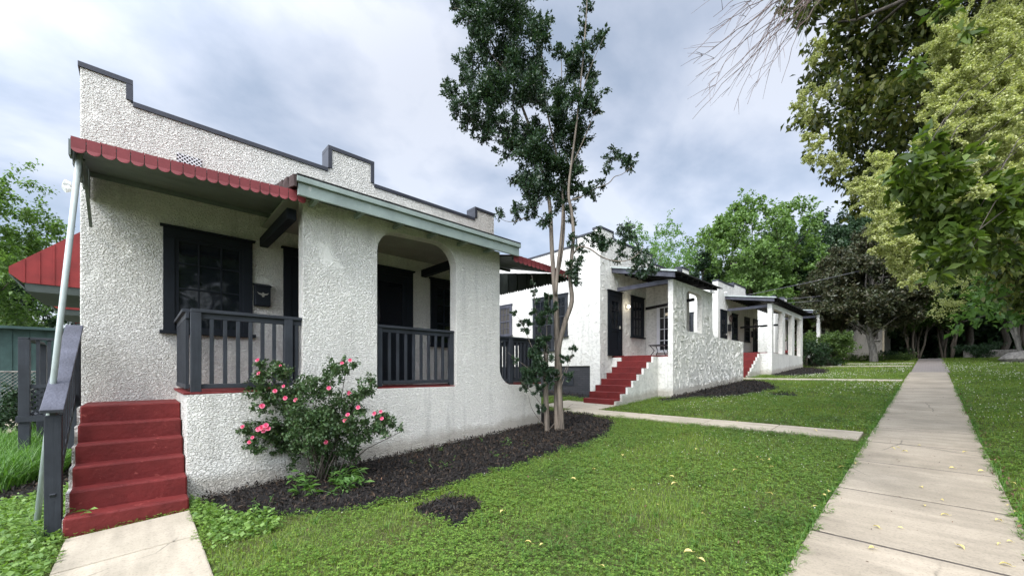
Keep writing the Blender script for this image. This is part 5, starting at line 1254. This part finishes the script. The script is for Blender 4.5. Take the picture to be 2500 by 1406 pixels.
def lawn_points(bands, x0, x1):
    X, Y, Sx = [], [], []
    for ya, yb, dens, sc in bands:
        x, y = scatter(x0, x1, ya, yb, int((x1-x0)*(yb-ya)*dens)); k_ = lawn_ok(x, y) & in_view(x, y); X.append(x[k_]); Y.append(y[k_]); Sx.append(np.full(k_.sum(), sc))
    return np.concatenate(X), np.concatenate(Y), np.concatenate(Sx)
bands = [(-1.5, 4, 2600, 1), (4, 8.1, 1900, 1.1), (8.1, 14, 900, 1.45), (14, 24, 420, 2.0), (24, 44, 160, 3.0)]
x, y, s = lawn_points(bands, -9, 5.5)
patchn = np.sin(1.9*x+1.1*y)+np.sin(2.7*y-1.3*x+2)+.8*np.sin(.8*x-3.1*y)
Pp = np.stack([x, y, ground_z(x, y)-.004], 1)
o = link(blades(Pp, .055*s**.55*(1+.12*patchn), .0055*s, 'grass', 'grass', .7, 2), 'grass'); tag(o, 'short green grass of the sloping lawns', 'grass', kind='stuff')
tx, ty = scatter(-5, 4, .6, 16, 900); k_ = lawn_ok(tx, ty) & in_view(tx, ty); tx, ty = tx[k_], ty[k_]
ex = np.concatenate([rng.normal(SW0-.01, .02, 260), rng.normal(SW1+.01, .02, 200)]); ey = np.concatenate([rng.uniform(1.5, 18, 260), rng.uniform(3, 18, 200)]); tx, ty = np.concatenate([tx, ex]), np.concatenate([ty, ey])
rep = 14; bx = np.repeat(tx, rep)+rng.normal(size=len(tx)*rep)*.018; by = np.repeat(ty, rep)+rng.normal(size=len(tx)*rep)*.018
o = link(blades(np.stack([bx, by, ground_z(bx, by)], 1), np.repeat(rng.uniform(.06, .13, len(tx)), rep), .006, 'lir', 'grass_tufts', .9, 2), 'grass_tufts'); tag(o, 'longer tufts of grass in the lawn and along the walk edges', 'grass', kind='stuff')
# clover and broad weeds: three leaflets on each point
cb = [(-1.5, 4, 1500, 1), (4, 8.1, 1050, 1.15), (8.1, 14, 330, 1.6), (14, 24, 110, 2.2)]
x, y, s = lawn_points(cb, -9, 5.5)
pn = np.sin(2.3*x+.7*y)+np.sin(1.7*y-2.1*x+1)+np.sin(4.1*x+3.3*y)*.6
k_ = pn+rng.normal(size=len(x))*.9 > -.75; x, y, s = x[k_], y[k_], s[k_]
n_ = len(x); q0 = rng.uniform(0, 2*pi, n_); hgt = rng.uniform(.02, .06, n_)*s**.5; Vs = []
for j in range(3):
    q = q0+j*2*pi/3; d = np.stack([np.cos(q), np.sin(q), rng.uniform(-.15, .35, n_)], 1); sd_ = np.stack([-np.sin(q), np.cos(q), rng.uniform(-.25, .25, n_)], 1)
    c = np.stack([x, y, ground_z(x, y)+hgt], 1); L = (rng.uniform(.011, .021, n_)*s)[:, None]
    Vs.append(np.stack([c, c+d*L*.75+sd_*L*.5, c+d*L*1.1, c+d*L*.75-sd_*L*.5], 1).reshape(-1, 3))
V = np.concatenate(Vs); o = link(npmesh('clover', V, np.arange(len(V)).reshape(-1, 4), 'clover'), 'clover'); tag(o, 'clover and small weeds mixed through the lawn', 'clover', kind='stuff')
# broader leaves in the left corner by the handrail and at the mulch edge
def broad(n_, boxes, size, name, label, hh=(.02, .09)):
    X, Y = [], []
    for x0, x1, y0, y1 in boxes:
        a, b_ = scatter(x0, x1, y0, y1, int(n_*(x1-x0)*(y1-y0))); k_ = lawn_ok(a, b_); X.append(a[k_]); Y.append(b_[k_])
    x, y = np.concatenate(X), np.concatenate(Y); m_ = len(x)
    Pp = np.stack([x, y, ground_z(x, y)+rng.uniform(*hh, m_)], 1); V, F = leaves(Pp, size*rng.uniform(.6, 1.3, m_), 0, .8, .85)
    o = link(npmesh(name, V, F, 'ivy'), name); tag(o, label, 'ground cover', kind='stuff')
broad(1500, [(-8.6, -3.2, -1.6, -.52), (-5.88, -4.95, .41, .62), (-5.2, -4.2, .45, 1.0)], .042, 'ground_cover', 'carpet of broad green leaves around the foot of the stairs')
# white clover bloom
x, y = scatter(-5, 5.5, .5, 34, 22000); dd = np.hypot(x, y); pn = np.sin(.9*x+.5*y)+np.sin(.7*y-1.1*x+1)
k_ = lawn_ok(x, y, .05) & in_view(x, y) & (rng.uniform(0, 1, len(x)) < np.clip(.10+.14*pn, .02, .5)*np.clip(dd/6, .35, 1.4)) & (x > -4.6); x, y = x[k_], y[k_]; s = np.clip(dd[k_]/9, .85, 2.2)
n_ = len(x); c = np.stack([x, y, ground_z(x, y)+.055*s**.5], 1); r_ = (.0068*s*rng.uniform(.7, 1.2, n_))[:, None]
dirs = np.array([(1, 0, 0), (0, 1, 0), (-1, 0, 0), (0, -1, 0), (0, 0, 1), (0, 0, -1)], float); V = (c[:, None, :]+dirs[None]*r_[:, None]).reshape(-1, 3)
tri = np.array([(0, 1, 4), (1, 2, 4), (2, 3, 4), (3, 0, 4), (1, 0, 5), (2, 1, 5), (3, 2, 5), (0, 3, 5)]); F = (np.arange(n_)[:, None, None]*6+tri[None]).reshape(-1, 3)
o = link(npmesh('clover_bloom', V, F, 'bloom'), 'clover_bloom'); tag(o, 'tiny white clover flowers dotted over the lawn', 'flowers', kind='stuff')
# brown litter along the right edge of the walk and crumbs on it
x = np.concatenate([rng.normal(SW1+.03, .035, 420), rng.uniform(SW0, SW1, 130), rng.uniform(-5.8, -4.1, 90), rng.uniform(-4.2, -.8, 60)]); y = np.concatenate([rng.uniform(2.5, 16, 420)**1.0, rng.uniform(2, 18, 130), rng.uniform(.7, 7.5, 90), rng.uniform(1, 8, 60)])
Pp = np.stack([x, y, ground_z(x, y)+np.where(x < SW0-.05, .062, .040)], 1); V, F = leaves(Pp, np.concatenate([rng.uniform(.02, .06, 420), rng.uniform(.01, .03, 130), rng.uniform(.02, .05, 150)]), 0, .85, .4)
o = link(npmesh('leaf_litter', V, F, 'dleaf'), 'leaf_litter'); tag(o, 'brown leaf litter gathered along the edge of the walk', 'leaf litter', kind='stuff')
# yellow fallen leaves, each its own object
def leaf_mesh():
    mb = MB(); L = .062
    ws = [0, .35, .5, .46, .26, 0]; n_ = len(ws)-1; v = []
    for i, w_ in enumerate(ws):
        t_ = i/n_; z = .012*sin(pi*t_); v += [(L*(t_-.5), -w_*L*.55, z+.007*(w_ > 0)), (L*(t_-.5), 0, z-.002), (L*(t_-.5), w_*L*.55, z+.004*(w_ > 0))]
    f = []
    for i in range(n_): o_ = 3*i; f += [(o_, o_+3, o_+4, o_+1), (o_+1, o_+4, o_+5, o_+2)]
    mb.v = v; mb.f = f; mb.tube([(-L*.5, 0, -.002), (-L*.78, .004, .002)], .0012, 4); return mb.mesh('fallen_leaf', M['yleaf'], False, False)
LM = leaf_mesh(); random.seed(5)
LPX = [(1226,1262),(1645,1192),(1640,1175),(1545,1207),(1290,1340),(1322,1345),(1680,1365),(1713,1385),(1795,1158),(1716,1268),(1848,1125),(1860,1133),(1877,1132),(1884,1150),(1872,1185),(1937,1104),(1880,1218),(1800,1035),(2055,1150),(1990,1250),(1400,1180),(1450,1155),(1755,1050),(1990,1058),(1470,1400),(2025,1213),(2012,1222),(1520,1120),(1605,1245),(1700,1105)]
LPW = [(2257,1246),(2307,1270),(2198,1302),(2438,1284),(2345,1350),(2455,1395),(2480,1262),(2395,1160),(2355,1112),(2128,1353),(2192,1100),(2440,1343),(2465,1337),(2180,1102),(2244,1095),(2300,1232),(2250,1200),(2324,1152),(2210,1110),(2462,1246),(2090,1140),(2474,1190),(2140,1300)]
def leafobj(px, py, up, label, group):
    t_ = (px-1250)/965; dxx, dyy, dz = -SN+t_*CS, CS+t_*SN, (907-py)/965
    d = 1.55/(.059*dyy-dz); x, y = dxx*d, dyy*d; o = link(LM, 'fallen_leaf'); o.location = (x, y, gz(x, y)+up); s_ = random.uniform(.55, 1.05); o.scale = (s_, s_*random.uniform(.7, 1), s_)
    o.rotation_euler = (random.uniform(-.35, .35), random.uniform(-.35, .35), random.uniform(0, 6.3)); tag(o, label, 'leaf', group)
for a in LPX: leafobj(*a, .055, 'yellow leaf fallen on the grass', 'yellow leaves on the lawn')
for a in LPW: leafobj(*a, .047, 'yellow leaf fallen on the concrete walk', 'yellow leaves on the sidewalk')
